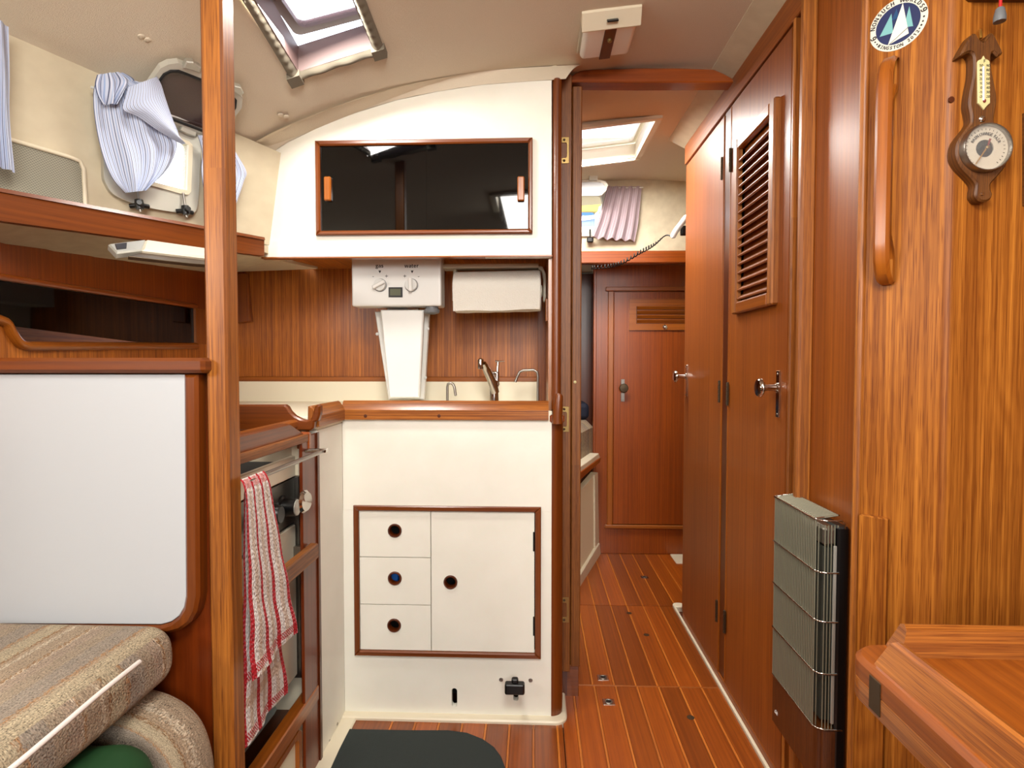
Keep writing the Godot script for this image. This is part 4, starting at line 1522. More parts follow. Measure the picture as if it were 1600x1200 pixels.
func build_galley() -> void:
	# --- cabinet under the sink
	var th := thing("sink_cabinet", "cream sink cabinet with three drawers, a cupboard door and a teak surround, straight ahead", "cabinet")
	var L := pz(537, 900, ZG).x
	var R := pz(862, 900, ZG).x
	var top := pz(700, 658, ZG).y
	var f := [pz(553, 789, ZG), pz(845, 1028, ZG)]        # outer edge of the surround
	var i0 := pz(561, 797, ZG)
	var i1 := pz(836, 1020, ZG)
	var dv := 0.02
	bx("front_board", Vector3(L, i0.y, ZG - dv), Vector3(R, top, ZG), M.cream, th, 1, 0.0008)
	bx("front_board", Vector3(L, i1.y, ZG - dv), Vector3(i0.x, i0.y, ZG), M.cream, th, 1, 0.0)
	bx("front_board", Vector3(i1.x, i1.y, ZG - dv), Vector3(R, i0.y, ZG), M.cream, th, 1, 0.0)
	# lower board with the vent slot and the pedal slot
	var s1 := pz(710, 1090, ZG)
	var s2 := pz(806, 1084, ZG)
	var mid := (s1.x + s2.x) / 2
	var g := G.new()
	g.xf = Transform3D(Basis(), Vector3(0, 0, ZG))
	g.plate(rect2(Vector2(L, 0.0), Vector2(mid, i1.y)), stadium(V2(s1), 0.016, 0.056), -dv, 0.0)
	g.plate(rect2(Vector2(mid, 0.0), Vector2(R, i1.y)), stadium(V2(s2), 0.015, 0.044), -dv, 0.0)
	obj("front_board", g, M.cream, th)
	bx("carcass", Vector3(L, 0.0, ZG - 0.14), Vector3(R, top - 0.01, ZG - 0.12), M.soot, th)
	# teak surround, mitred
	var o0 := V2(f[0]); var o1 := V2(f[1])
	var n0 := V2(i0); var n1 := V2(i1)
	var zt := Transform3D(Basis(), Vector3(0, 0, ZG))
	for q in [[o0, Vector2(o1.x, o0.y), Vector2(n1.x, n0.y), n0, 0], [o1, Vector2(o0.x, o1.y), Vector2(n0.x, n1.y), n1, 0], [o0, n0, Vector2(n0.x, n1.y), Vector2(o0.x, o1.y), 1], [o1, n1, Vector2(n1.x, n0.y), Vector2(o1.x, o0.y), 1]]:
		g = W(q[4])
		g.xf = zt
		obj("surround", g.prism(PackedVector2Array([q[0], q[1], q[2], q[3]]), -0.002, 0.010, 0.003), M.brown, th)
	var gap := 0.0012
	var vx := pz(673.5, 900, ZG).x
	var ys := [n0.y, pz(615, 870.5, ZG).y, pz(615, 944.5, ZG).y, n1.y]
	var cs := [pz(617, 829, ZG), pz(617, 903.5, ZG), pz(616, 977, ZG)]
	var hr := 0.0145
	for k in 3:
		g = G.new()
		g.xf = Transform3D(Basis(), Vector3(0, 0, ZG))
		g.plate(rect2(Vector2(n0.x + gap, ys[k + 1] + gap), Vector2(vx - gap, ys[k] - gap)), circle(V2(cs[k]), hr), -0.016, 0.001)
		var dr := obj("drawer", g, M.cream, th)
		grommet(cs[k] + Vector3(0, 0, 0.001), 0.0205, dr)
	g = G.new()
	g.xf = Transform3D(Basis(), Vector3(0, 0, ZG))
	var dc := pz(704, 909.5, ZG)
	g.plate(rect2(Vector2(vx + gap, n1.y + gap), Vector2(n1.x - gap * 2, n0.y - gap)), circle(V2(dc), hr), -0.016, 0.001)
	var door := obj("door", g, M.cream, th)
	grommet(dc + Vector3(0, 0, 0.001), 0.0205, door)
	for y in [846.0, 978.0]:
		var h := pz(835, y, ZG)
		obj("hinge", G.new().box(h + Vector3(-0.004, -0.028, -0.001), h + Vector3(0.001, 0.028, 0.004), 0.001), M.black, door)
	bx("stored_box", pz(606, 922, ZG - 0.05), pz(622, 890, ZG - 0.05) - Vector3(0, 0, 0.02), M.blue, th)
	for q in [[585, 1117, 0.0065], [783, 1062, 0.006], [829, 1063, 0.006], [804, 1120, 0.0045]]:
		screw(pz(q[0], q[1], ZG), Vector3(0, 0, 1), q[2], th, M.steel)
	# side panel toward the camera, beside the stove
	var sp := thing("stove_end_panel", "plain cream end panel between the stove and the sink cabinet, at right angles to it", "panel")
	bx("panel", Vector3(L - 0.02, 0.0, ZG), Vector3(L, 0.862, -1.452), M.cream, sp, 1, 0.001)
	bx("top_strip", Vector3(L - 0.02, 0.8635, ZG), Vector3(L + 0.0015, 0.885, -1.452), M.cream2, sp, 1, 0.001)
	for q in [[497, 692], [497, 713], [527, 1131], [515, 1158]]:
		screw(px_(q[0], q[1], L), Vector3(1, 0, 0), 0.0045, sp, M.steel)
	# round teak corner and posts
	var t := structure("trim_7")
	g = plan_g()
	var o := PackedVector2Array()
	var cx := pz(880, 900, ZG).x
	o.append(Vector2(R, 1.70)); o.append(Vector2(R, 1.643))
	for k in 9:
		o.append(Vector2(cx - 0.034, 1.677) + Vector2.from_angle(-PI / 2 + PI / 2 * k / 8.0) * 0.034)
	o.append(Vector2(cx, 1.70))
	obj("round_corner", g.prism(o, 0.0, pz(870, 652, ZG).y, 0.0), M.brown, t)
	g = plan_g()
	o = PackedVector2Array()
	var pc := pz(870, 400, ZG)
	for k in 13:
		o.append(Vector2(pc.x, 1.655) + Vector2.from_angle(-PI + PI * k / 12.0) * 0.0135)
	o.append(Vector2(pc.x + 0.0135, 1.70)); o.append(Vector2(pc.x - 0.0135, 1.70))
	obj("half_round_post", g.prism(o, pz(870, 640, ZG).y, pz(870, 121, ZG).y, 0.004), M.brown, t)
	# carved end of the fiddle at the corner
	g = G.new(1)
	g.tube(smooth3(PackedVector3Array([pz(871, 662, -1.63), pz(871, 650, -1.63), pz(872, 635, -1.63), pz(873, 622, -1.632), pz(874, 616, -1.636)])), [0.016, 0.016, 0.015, 0.015, 0.014, 0.014, 0.014, 0.014, 0.014, 0.014, 0.014, 0.014, 0.014, 0.014, 0.013, 0.013, 0.013, 0.013, 0.012, 0.012, 0.012, 0.011, 0.010, 0.008, 0.005], 14)
	obj("carved_knuckle", g, M.brown, t)
	bx("corner_cap", pz(858, 657, ZG - 0.06), Vector3(cx + 0.002, pz(858, 648, ZG).y, ZG + 0.006), M.red, t, 0, 0.004)
	# --- worktop with teak fiddles
	th = thing("worktop", "cream galley worktop with a raised teak fiddle rail along its front edge", "worktop")
	var wy := 0.898
	g = plan_g(0, 0)
	g.prism(PackedVector2Array([Vector2(-1.16, 2.05), Vector2(-1.16, 1.44), Vector2(L, 1.44), Vector2(L, 1.646), Vector2(0.05, 1.646), Vector2(0.05, 2.05)]), wy - 0.03, wy, 0.001)
	obj("top", g, M.splash, th)
	var ry0 := pz(700, 656, ZG + .012).y
	var ry1 := pz(700, 626, ZG - .01).y
	var rym := lerpf(ry0, ry1, 0.52)
	var prof := PackedVector2Array([Vector2(0.012, ry0), Vector2(0.012, rym), Vector2(-0.004, ry1 - 0.003), Vector2(-0.009, ry1), Vector2(-0.016, ry1 - 0.002), Vector2(-0.018, ry0)])   # (toward camera, height)
	var xr := pz(857, 640, ZG).x
	g = W(0)
	g.xf = Transform3D(Basis(Vector3(0, 0, 1), Vector3.UP, Vector3(-1, 0, 0)), Vector3(0, 0, ZG))
	g.ax = 2
	obj("fiddle_rail", g.prism(prof, -(xr), -(L + 0.002), 0.0), M.rail, th)
	g = W(2)
	# return of the rail toward the stove, ends in a carved horn
	g.xf = Transform3D(Basis(Vector3(1, 0, 0), Vector3.UP, Vector3(0, 0, 1)), Vector3(L, 0, 0))
	g.prism(prof, ZG + 0.005, -1.432, 0.003)
	obj("fiddle_rail", g, M.rail, th)
	for q in [[571, 650], [686, 650]]:
		g = G.new()
		g.xf = up_to(Vector3(0, 0, 1), pz(q[0], q[1], ZG + 0.012))
		obj("plug", g.lathe(PackedVector2Array([Vector2(0.005, -0.002), Vector2(0.005, 0.0006), Vector2(0, 0.0009)]), 12), M.dark, th)
	# swooping fiddle over the stove end, facing the camera
	obj("swoop_fiddle", slab([[340, 632], [448, 632], [452, 635], [456, 642], [463, 649], [473, 654], [482, 656], [488, 654], [491, 649], [493, 640], [495, 634], [500, 631.5], [503, 634], [503, 646], [500, 656], [494, 659], [493, 668], [488, 672], [340, 672]], zpl(-1.425), -0.004, 0.014, 0.004, 0), M.brown, th)
	# --- splashback, teak panel behind
	var w := structure("wall_galley")
	var xl := -1.16
	var yb := pz(600, 596, ZB).y
	bx("teak_panel", Vector3(xl, yb, ZB - 0.02), Vector3(pz(842, 500, ZB).x, 1.42, ZB), M.panel, w, 1, 0.0)
	bx("teak_stile", Vector3(pz(840, 500, ZB).x, wy - 0.02, ZB - 0.02), Vector3(0.05, 1.42, ZB + 0.012), M.door, w, 1, 0.001)
	bx("teak_bead", Vector3(xl, yb, ZB), Vector3(pz(840, 500, ZB).x, pz(600, 588.5, ZB).y, ZB + 0.010), M.trim, w, 0, 0.002)
	bx("splashback", Vector3(xl, wy - 0.01, ZB - 0.01), Vector3(pz(840, 500, ZB).x, yb, ZB + 0.006), M.splash, w, 0, 0.0)
	bx("partition_lining", Vector3(0.040, wy - 0.02, ZB), Vector3(0.049, 1.42, -1.66), M.teak, w, 1, 0.0)
	bx("hook_block", pz(852, 503, -1.80), pz(862, 468, -1.80) + Vector3(0.0, 0, 0.03), M.trim, w, 1, 0.002)
	# small teak bracket on the panel at the left
	obj("bracket", slab([[374, 428], [390, 428], [393, 470], [396, 503], [375, 505]], zpl(ZB), 0.0, 0.018, 0.003), M.door, w)
	# --- overhead locker with smoked sliding doors
	th = thing("overhead_locker", "cream overhead locker with an arched top and two smoked sliding doors in a teak frame", "cabinet")
	var arc := [[412.0, 247.0], [450.0, 222.0], [500.0, 198.0], [550.0, 178.0], [617.0, 157.0], [683.0, 143.0], [750.0, 132.7], [810.0, 128.0], [862.0, 125.0]]
	var arc2 := arc.duplicate()
	arc2[8] = [884.0, 123.0]
	var pts := arc.duplicate()
	pts.append_array([[862.0, 378.0], [412.0, 378.0], [405.0, 372.0]])
	g = G.new()
	g.prism(px_loop(pts, ZG), ZB - 0.02, ZG - 0.02, 0.0)
	obj("body", g, M.cream, th)
	pts = arc.duplicate()
	pts.append_array([[862.0, 402.0], [414.0, 402.0], [405.0, 385.0]])
	g = G.new()
	g.prism(px_loop(pts, ZG), ZG - 0.0199, ZG, 0.0005)
	obj("front_board", g, M.cream, th)
	bx("underside", pz(410, 376, ZG - 0.021), Vector3(pz(862, 378, ZG).x, pz(862, 378, ZG).y - 0.004, ZB), M.panel, th, 2, 0.0)
	bx("lower_edge", pz(414, 406.5, ZG - 0.02), Vector3(pz(863, 400, ZG).x, pz(600, 400.5, ZG).y, ZG + 0.004), M.trim, th, 0, 0.003)
	o0 = V2(pz(494, 222, ZG)); o1 = V2(pz(832, 366, ZG))
	n0 = V2(pz(501.5, 230, ZG)); n1 = V2(pz(825.5, 359, ZG))
	for q in [[o0, Vector2(o1.x, o0.y), Vector2(n1.x, n0.y), n0, 0], [o1, Vector2(o0.x, o1.y), Vector2(n0.x, n1.y), n1, 0], [o0, n0, Vector2(n0.x, n1.y), Vector2(o0.x, o1.y), 1], [o1, n1, Vector2(n1.x, n0.y), Vector2(o1.x, o0.y), 1]]:
		g = W(q[4])
		g.xf = zt
		obj("frame", g.prism(PackedVector2Array([q[0], q[1], q[2], q[3]]), -0.001, 0.014, 0.004), M.brown, th)
	var gx := pz(667, 300, ZG).x
	var d1 := bx("sliding_door", Vector3(n0.x + 0.0005, n1.y + 0.0005, ZG + 0.0005), Vector3(gx + 0.012, n0.y - 0.0005, ZG + 0.0045), M.gloss, th, 1, 0.0005)
	var d2 := bx("sliding_door", Vector3(gx, n1.y + 0.0005, ZG + 0.0052), Vector3(n1.x - 0.0005, n0.y - 0.0005, ZG + 0.0092), M.gloss, th, 1, 0.0005)
	for q in [[513.0, 296.0, d1, 0.0045], [814.0, 296.0, d2, 0.0092]]:
		var hc := pz(q[0], q[1], ZG + q[3])
		g = W()
		g.xf = Transform3D(Basis(), hc)
		obj("pull", g.prism(rrect(Vector2(-0.010, -0.034), Vector2(0.010, 0.034), 0.004, 3), -0.0005, 0.011, 0.003), M.trim, q[2])
	# moulded fillet between the locker and the headliner
	t = structure("trim_8")
	g = G.new()
	var lo := []
	var hi := []
	var ceilp := [[398.0, 222.0], [440.0, 200.0], [495.0, 177.0], [550.0, 157.0], [617.0, 137.5], [683.0, 123.0], [750.0, 112.0], [815.0, 106.0], [908.0, 101.0]]
	for i in arc.size():
		var p := pz(arc2[i][0], arc2[i][1] + 0.5, ZG)
		p.z += 0.0012
		lo.append(p)
		hi.append(on_ceiling(ceilp[i][0], ceilp[i][1], 0.001))
	var lerp_arr := func(ar: Array, u: float) -> Vector3:
		var k := minf(u * (ar.size() - 1), ar.size() - 1.001)
		var i := int(k)
		return ar[i].cubic_interpolate(ar[i + 1], ar[maxi(i - 1, 0)], ar[mini(i + 2, ar.size() - 1)], k - i)
	g.grid(func(u: float, v: float) -> Vector3:
		var a: Vector3 = lerp_arr.call(lo, u)
		var b: Vector3 = lerp_arr.call(hi, u)
		var p := a.lerp(b, v)
		p += Vector3(0, 0.010, -0.004) * sin(PI * v)
		return p, 48, 6, 1.0, 1.0)
	obj("fillet", g, M.head, t)
	build_heater_tap()

# ---------------------------------------------------------------- water heater, paper roll, taps
func build_heater_tap() -> void:
	var zf := -1.76
	var th := thing("water_heater", "white gas water heater with two round dials and a tapering cover on teak panel", "water heater")
	var a := pz(549.5, 478.5, zf)
	var b := pz(689, 400, zf)
	var g := G.new()
	g.rbox(Vector3(a.x, a.y, -1.835), Vector3(b.x, 1.385, zf), 0.006, 3)
	obj("casing", g, M.white, th)
	bx("back_plate", Vector3(-0.565, a.y + 0.03, ZB + 0.002), Vector3(-0.35, 1.385, -1.833), M.enamel, th)
	g = G.new()
	g.xf = Transform3D(Basis(), Vector3(0, 0, zf - 0.03))
	var z2 := zf - 0.03
	g.prism(px_loop([[594, 484], [662, 484], [655, 622], [608, 622]], z2), 0.0 - 0.016, 0.0, 0.004)
	obj("lower_cover", g, M.white, th)
	var q := [pz(586, 487, z2 - 0.06), pz(671, 487, z2 - 0.06), pz(663, 624, z2 - 0.06), pz(607.5, 624, z2 - 0.06)]
	g = G.new()
	g.prism(PackedVector2Array([V2(q[0]), V2(q[1]), V2(q[2]), V2(q[3])]), z2 - 0.075, z2 - 0.055, 0.003)
	obj("lower_duct", g, M.white, th)
	g = G.new()
	g.prism(px_loop([[598, 486], [659, 486], [651, 621], [613, 621]], z2 - 0.02), z2 - 0.056, z2 - 0.015, 0.0)
	g.prism(px_loop([[625, 470], [655, 470], [650, 618], [632, 618]], ZB), ZB + 0.008, z2 - 0.074, 0.0)
	obj("inner_duct", g, M.enamel, th)
	for s in [[590.0, 522.0], [669.0, 514.0], [665.0, 590.0]]:
		g = G.new()
		g.xf = up_to(Vector3(0, 0, 1), pz(s[0], s[1], z2 - 0.058) + Vector3(0, 0, 0.004))
		obj("cover_clip", g.lathe(PackedVector2Array([Vector2(0.005, 0), Vector2(0.005, 0.002), Vector2(0, 0.003)]), 14), M.enamel, th)
	# dials: gas on the left, water on the right
	for k in 2:
		var c := pz([594.0, 643.0][k], [445.5, 445.5][k], zf)
		g = G.new()
		g.xf = up_to(Vector3(0, 0, 1), c)
		var kn := obj("dial", g.lathe(PackedVector2Array([Vector2(0.0185, 0.0), Vector2(0.0185, 0.010), Vector2(0.0175, 0.0125), Vector2(0, 0.013)]), 32), M.enamel, th)
		g = G.new()
		g.xf = Transform3D(Basis(Vector3(0, 0, 1), deg_to_rad([27.0, 92.0][k])), c + Vector3(0, 0, 0.012))
		obj("grip", g.prism(rrect(Vector2(-0.0205, -0.0055), Vector2(0.0205, 0.0055), 0.003, 3), 0.0, 0.011, 0.002), M.white, kn)
		g = G.new()
		g.xf = Transform3D(Basis(), c + Vector3(0.0, -0.0002, 0.0004))
		obj("shadow_gap", g.plate(circle(Vector2.ZERO, 0.0205, 28), circle(Vector2.ZERO, 0.0188, 28), -0.001, 0.0002), M.grey_plastic, kn)
		g = G.new()
		g.xf = Transform3D(Basis(), Vector3(0, 0, zf))
		var tc := pz([593.5, 644.0][k], 424.5, zf)
		g.prism(PackedVector2Array([V2(tc) + Vector2(-0.0045, 0.0035), V2(tc) + Vector2(0, -0.005), V2(tc) + Vector2(0.0045, 0.0035)]), -0.0003, 0.0006, 0.0)
		obj("mark", g, M.ink, th)
		letters("lettering", ["gas", "water"][k], 0.0155, Transform3D(Basis(), pz([593.0, 643.0][k], 415.5, zf) + Vector3(0, 0, 0.0004)), M.ink, th, true)
		letters("lettering", ["-", "+"][k], 0.02, Transform3D(Basis(), pz([583.0, 632.5][k], 431.5, zf) + Vector3(0, 0, 0.0004)), M.ink, th)
		letters("lettering", ["+", "-"][k], 0.02, Transform3D(Basis(), pz([604.0, 654.0][k], 431.5, zf) + Vector3(0, 0, 0.0004)), M.ink, th)
	g = G.new()
	g.prism(px_loop([[607.5, 449], [629, 449], [629, 464.5], [607.5, 464.5]], zf), zf - 0.002, zf + 0.004, 0.001)
	var dsp := obj("display", g, M.black, th)
	g = G.new()
	g.prism(px_loop([[610, 451.5], [626.5, 451.5], [626.5, 462], [610, 462]], zf), zf, zf + 0.0046, 0.0)
	obj("screen", g, M.lcd, dsp)
	g = G.new()
	var vc := pz(675, 484, zf - 0.03)
	g.xf = Transform3D(Basis(), vc)
	obj("drain_valve", g.lathe(PackedVector2Array([Vector2(0.0, -0.014), Vector2(0.012, -0.014), Vector2(0.022, -0.010), Vector2(0.024, -0.006), Vector2(0.024, 0.0), Vector2(0.020, 0.002), Vector2(0.020, 0.016)]), 20), M.grey_plastic, th)
	# paper roll and its holder
	var zr := -1.83
	th = thing("roll_holder", "cream paper roll holder screwed up under the overhead locker", "holder")
	g = G.new()
	g.box(pz(690, 419, zr + 0.03), pz(842, 411, zr + 0.03) + Vector3(0, 0, -0.06), 0.003)
	obj("bar", g, M.offwhite, th)
	g = G.new()
	g.prism(px_loop([[840, 415], [848, 416], [853, 428], [853.5, 464], [851, 471], [848.5, 470], [849, 436], [846, 423], [841, 420]], zr + 0.02), zr - 0.012, zr + 0.018, 0.002)
	obj("arm", g, M.offwhite, th)
	g = G.new()
	g.prism(px_loop([[709, 418], [714, 418], [711, 470], [707, 470]], zr - 0.01), zr - 0.03, zr, 0.002)
	obj("arm", g, M.offwhite, th)
	th = thing("paper_towel_roll", "white quilted paper towel roll hanging in a holder right of the water heater", "paper roll")
	var c0 := pz(711, 458, zr)
	var c1 := pz(845, 455, zr)
	var ax := (c1 - c0).normalized()
	g = G.new(1)
	var len := (c1 - c0).length()
	g.xf = Transform3D(Basis(Quaternion(Vector3.UP, ax)), c0)
	var pr := PackedVector2Array([Vector2(0.019, 0.0), Vector2(0.060, 0.0), Vector2(0.063, 0.003)])
	for k in 12:
		pr.append(Vector2(0.0640 + 0.0006 * sin(k * 2.1), len * (k + 1) / 13.0))
	pr.append_array(PackedVector2Array([Vector2(0.063, len - 0.003), Vector2(0.060, len), Vector2(0.019, len)]))
	obj("roll", g.lathe(pr, 48), M.paper, th)
	g = G.new()
	g.grid(func(u: float, v: float) -> Vector3:      # the loose outer sheet hanging down in front
		var t := v * 1.6
		var p := c0 + ax * (0.002 + (len - 0.006) * u)
		var r := 0.0655
		if t < 1.0:
			var an := PI / 2 - t * PI / 2
			p += Vector3(0, sin(an) * r, cos(an) * r)
		else:
			p += Vector3(0, -(t - 1.0) * 0.105, r - (t - 1.0) * 0.008)
		p.y += 0.0015 * sin(u * 9.0) * v
		return p, 24, 24, 1.0, 1.0)
	obj("loose_sheet", g, M.paper, th)
	g = G.new()
	g.xf = Transform3D(Basis(Quaternion(Vector3.UP, ax)), c0)
	obj("core", g.lathe(PackedVector2Array([Vector2(0.0185, -0.002), Vector2(0.0185, len + 0.004), Vector2(0.010, len + 0.006), Vector2(0.0, len + 0.006)]), 20), M.offwhite, th)
	# mixer tap
	var zt := -1.90
	var wy := 0.898
	th = thing("mixer_tap", "chrome mixer tap with an angled spout and an upright lever behind the fiddle rail", "tap")
	var base := pz(772, 620, zt)
	g = G.new()
	g.xf = Transform3D(Basis(), Vector3(base.x, wy, zt))
	obj("body", g.lathe(PackedVector2Array([Vector2(0.024, 0.0), Vector2(0.024, 0.004), Vector2(0.0155, 0.008), Vector2(0.0145, 0.05), Vector2(0.013, 0.075), Vector2(0.0135, 0.08), Vector2(0.0, 0.085)]), 24), M.chrome, th)
	g = G.new()
	g.tube(smooth3(PackedVector3Array([pz(774, 614, zt + 0.006), pz(768, 594, zt + 0.012), pz(760, 577, zt + 0.02), pz(755, 568, zt + 0.03)]), 4), [0.0135, 0.0138, 0.014, 0.0142, 0.0142, 0.0142, 0.0138, 0.0135, 0.013, 0.012, 0.0115, 0.011, 0.0105], 18)
	obj("spout", g, M.chrome, th)
	g = G.new()
	g.xf = Transform3D(Basis(), pz(751, 568, zt + 0.032))
	obj("spray_head", g.lathe(PackedVector2Array([Vector2(0.0, -0.018), Vector2(0.0085, -0.018), Vector2(0.0095, -0.014), Vector2(0.0095, 0.010), Vector2(0.008, 0.014), Vector2(0.004, 0.0165), Vector2(0, 0.017)]), 20), M.chrome, th)
	g = G.new()
	g.tube(PackedVector3Array([pz(777, 602, zt), pz(777, 588, zt - 0.004), pz(778, 567, zt - 0.008), pz(778, 565, zt - 0.008)]), [0.0075, 0.0055, 0.0038, 0.0034], 12)
	g.tube(PackedVector3Array([pz(773.5, 564.5, zt - 0.008), pz(777, 564.5, zt - 0.008), pz(788, 564.5, zt - 0.008)]), [0.0035, 0.0032, 0.0012], 10)
	g.xf = Transform3D(Basis(), Vector3.ZERO)
	g.tube(PackedVector3Array([pz(770, 583, zt), pz(776.5, 583, zt), pz(776.5, 604, zt)]), [0.008, 0.008, 0.006], 12)
	obj("lever", g, M.chrome, th)
	for k in 2:
		th = thing("water_tap", ["small bent chrome water spout behind the fiddle rail, beside the white heater cover", "tall square bent chrome water spout in the right corner of the sink"][k], "tap", "small bent water spouts")
		g = G.new()
		var z := -1.88
		var pth: PackedVector3Array
		if k == 0:
			pth = PackedVector3Array([pz(699, 632, z), pz(699, 605, z), pz(700, 600, z), pz(704, 598.5, z), pz(708, 600.5, z), pz(710, 605, z), pz(712, 618, z + 0.01)])
		else:
			pth = PackedVector3Array([pz(840.5, 632, z), pz(840.5, 588, z), pz(839, 581, z), pz(834, 578, z), pz(818, 578.5, z), pz(812, 581, z), pz(808.5, 588, z), pz(805, 597, z)])
		pth[0].y = wy
		g.tube(pth, 0.0042, 12)
		obj("spout", g, M.steel, th)
		g = G.new()
		g.xf = Transform3D(Basis(), pth[0])
		obj("base", g.lathe(PackedVector2Array([Vector2(0.010, 0.0), Vector2(0.010, 0.004), Vector2(0.006, 0.010), Vector2(0.0045, 0.014)]), 16), M.steel, th)
	# sink bowl, just below the rail
	th = thing("sink", "cream sink bowl rim behind the teak fiddle rail under the taps", "sink")
	g = G.new()
	var sx := pz(770, 630, -1.80).x
	g.xf = Transform3D(Basis(Vector3(1, 0, 0), Vector3(0, 0, -1), Vector3(0, 1, 0)), Vector3(sx, wy, -1.775))
	obj("rim", g.plate(rrect(Vector2(-0.15, -0.085), Vector2(0.12, 0.085), 0.04), rrect(Vector2(-0.135, -0.07), Vector2(0.105, 0.07), 0.035), 0.0003, 0.005), M.gel, th)
	# foot pump pedal through the front
	th = thing("foot_pump_pedal", "black T-shaped foot pump pedal sticking out of the slot low on the sink cabinet", "pedal")
	g = G.new()
	g.rbox(pz(789, 1079, ZG + 0.05), pz(820, 1063, ZG + 0.05) + Vector3(0, 0, 0.025), 0.006, 3)
	obj("tread", g, M.black, th)
	g = G.new()
	g.tube(PackedVector3Array([pz(805, 1076, ZG - 0.05), pz(805, 1071, ZG + 0.055)]), 0.0075, 10)
	obj("stem", g, M.black, th)
	g = G.new()
	g.rbox(pz(799.5, 1064, ZG + 0.052), pz(810, 1056.5, ZG + 0.052) + Vector3(0, 0, 0.018), 0.005, 3)
	obj("toe_stop", g, M.black, th)

# ---------------------------------------------------------------- port side: shelf, locker front, window, curtains, post, settee
func build_port() -> void:
	var Xl := -1.153
	# shelf under the side deck
	var u0 := pz(0, 345, -1.085); var u1 := pz(413, 400, -1.60)
	var t0 := pz(0, 297, -1.085); var t1 := pz(413, 373, -1.60)
	var dirf := (u1 - u0).normalized()
	var w := structure("trim_9")
	var uu := u0 - dirf * 0.55
	var tt := t0 - (t1 - t0).normalized() * 0.55
	var out := Vector3(-dirf.z, 0, dirf.x).normalized()
	if out.dot(EYE - u0) < 0:
		out = -out
	var g := W(2)
	var thick := -out * 0.022
	hexa(g, uu, u1, t1, tt, thick)
	obj("shelf_fiddle", g, M.brown, w)
	g = W(2)
	hexa(g, tt + Vector3(0, -0.004, 0) + out * 0.004, t1 + Vector3(0, -0.004, 0) + out * 0.004, t1 + Vector3(0, 0.004, 0) + out * 0.001, tt + Vector3(0, 0.004, 0) + out * 0.001, thick * 1.2)
	obj("shelf_fiddle_cap", g, M.brown, w)
	# underside of side deck: from the fiddle back to the locker front
	var b0 := px_(0, 388, Xl); var b1 := px_(330, 428, Xl)
	b0 += (b0 - b1) * 0.9
	var b2 := Vector3(Xl, b1.y + 0.004, ZB)
	var k3 := pz(470, 416, ZB)
	g = G.new()
	var e := Vector3(0, 0.012, 0)
	var in0 := Vector3(-0.03, 0.002, 0)
	for k in 12:                              # narrow strips, so that the slight twist stays smooth
		var p := k / 12.0
		var q := (k + 1) / 12.0
		var fa := (uu + e - out * 0.002).lerp(u1 + e - out * 0.002, p)
		var fb := (uu + e - out * 0.002).lerp(u1 + e - out * 0.002, q)
		hexa(g, fa, fb, (b0 + in0).lerp(b1 + in0, q), (b0 + in0).lerp(b1 + in0, p), Vector3(0, 0.02, 0))
	hexa(g, u1 + e - out * 0.002, k3, b2, b1 + in0, Vector3(0, 0.02, 0))
	obj("shelf_underside", g, M.side, w)
	g = G.new()
	hexa(g, Vector3(-1.56, 1.36, -2.1), Vector3(-1.56, 1.36, -0.3), tt + Vector3(0, -0.01, 0.2), u1 + Vector3(0, 0.03, -0.4), Vector3(0, 0.012, 0))
	obj("side_deck", g, M.gel, w)
	# locker front along the hull, with the dark sliding pane
	w = structure("wall_locker")
	var pl := xpl(Xl)
	var xf := Transform3D(Basis(Vector3(0, 0, -1), Vector3.UP, Vector3(1, 0, 0)), Vector3(Xl, 0, 0))
	var op := traced([[305, 481.5], [150, 459], [0, 437], [-90, 424], [-90, 470], [-30, 486], [4, 497], [14, 512], [24, 527], [36, 534], [60, 535.5], [180, 536], [305, 537]], pl, xf)
	var cen := Vector2.ZERO
	var y0 := 0.90
	g = W()
	g.xf = xf
	var zn := b0.z
	var ol := PackedVector2Array([Vector2(-zn, y0), Vector2(2.05, y0), Vector2(2.05, b1.y + 0.012), Vector2(-zn, b0.y + 0.012)])
	# two pieces: fascia above, board below, stile at the far end
	g.prism(PackedVector2Array([op[3], op[2], op[1], op[0], Vector2(2.05, op[0].y), Vector2(2.05, b1.y + 0.03), Vector2(-zn, b0.y + 0.03), Vector2(-zn, op[3].y)]), -0.02, 0.0, 0.0)
	g.ax = 0
	obj("fascia", g, M.red, w)
	g = W()
	g.xf = xf
	var low := PackedVector2Array([Vector2(-zn, y0), Vector2(2.05, y0), Vector2(2.05, op[12].y)])
	for k in range(12, 3, -1):
		low.append(op[k])
	low.append(Vector2(-zn, op[4].y))
	g.prism(low, -0.02, 0.0, 0.0)
	obj("lower_board", g, M.panel, w)
	g = W()
	g.xf = xf
	g.prism(rect2(Vector2(op[0].x, op[12].y), Vector2(2.049, op[0].y)), -0.02, 0.002, 0.0)
	obj("stile", g, M.trim, w)
	g = G.new()
	g.xf = xf
	var gl := PackedVector2Array([op[0] + Vector2(0.01, 0.008), op[3] + Vector2(-0.02, 0.01), op[4] + Vector2(-0.02, -0.03), op[12] + Vector2(0.01, -0.02)])
	g.prism(gl, -0.010, -0.006, 0.0)
	obj("sliding_pane", g, M.gloss, w)
	# rounded lip round the opening
	var lip := PackedVector3Array()
	for k in range(5, 13):
		lip.append(xf * Vector3(op[k].x, op[k].y - 0.008, 0.004))
	g = W(2)
	g.tube(smooth3(lip, 3), 0.011, 10)
	obj("opening_lip", g, M.trim, w)
	lip = PackedVector3Array([xf * Vector3(op[3].x, op[3].y + 0.006, 0.002), xf * Vector3(op[0].x, op[0].y + 0.006, 0.002)])
	g = W(2)
	g.tube(lip, 0.008, 8)
	obj("opening_lip", g, M.red, w)
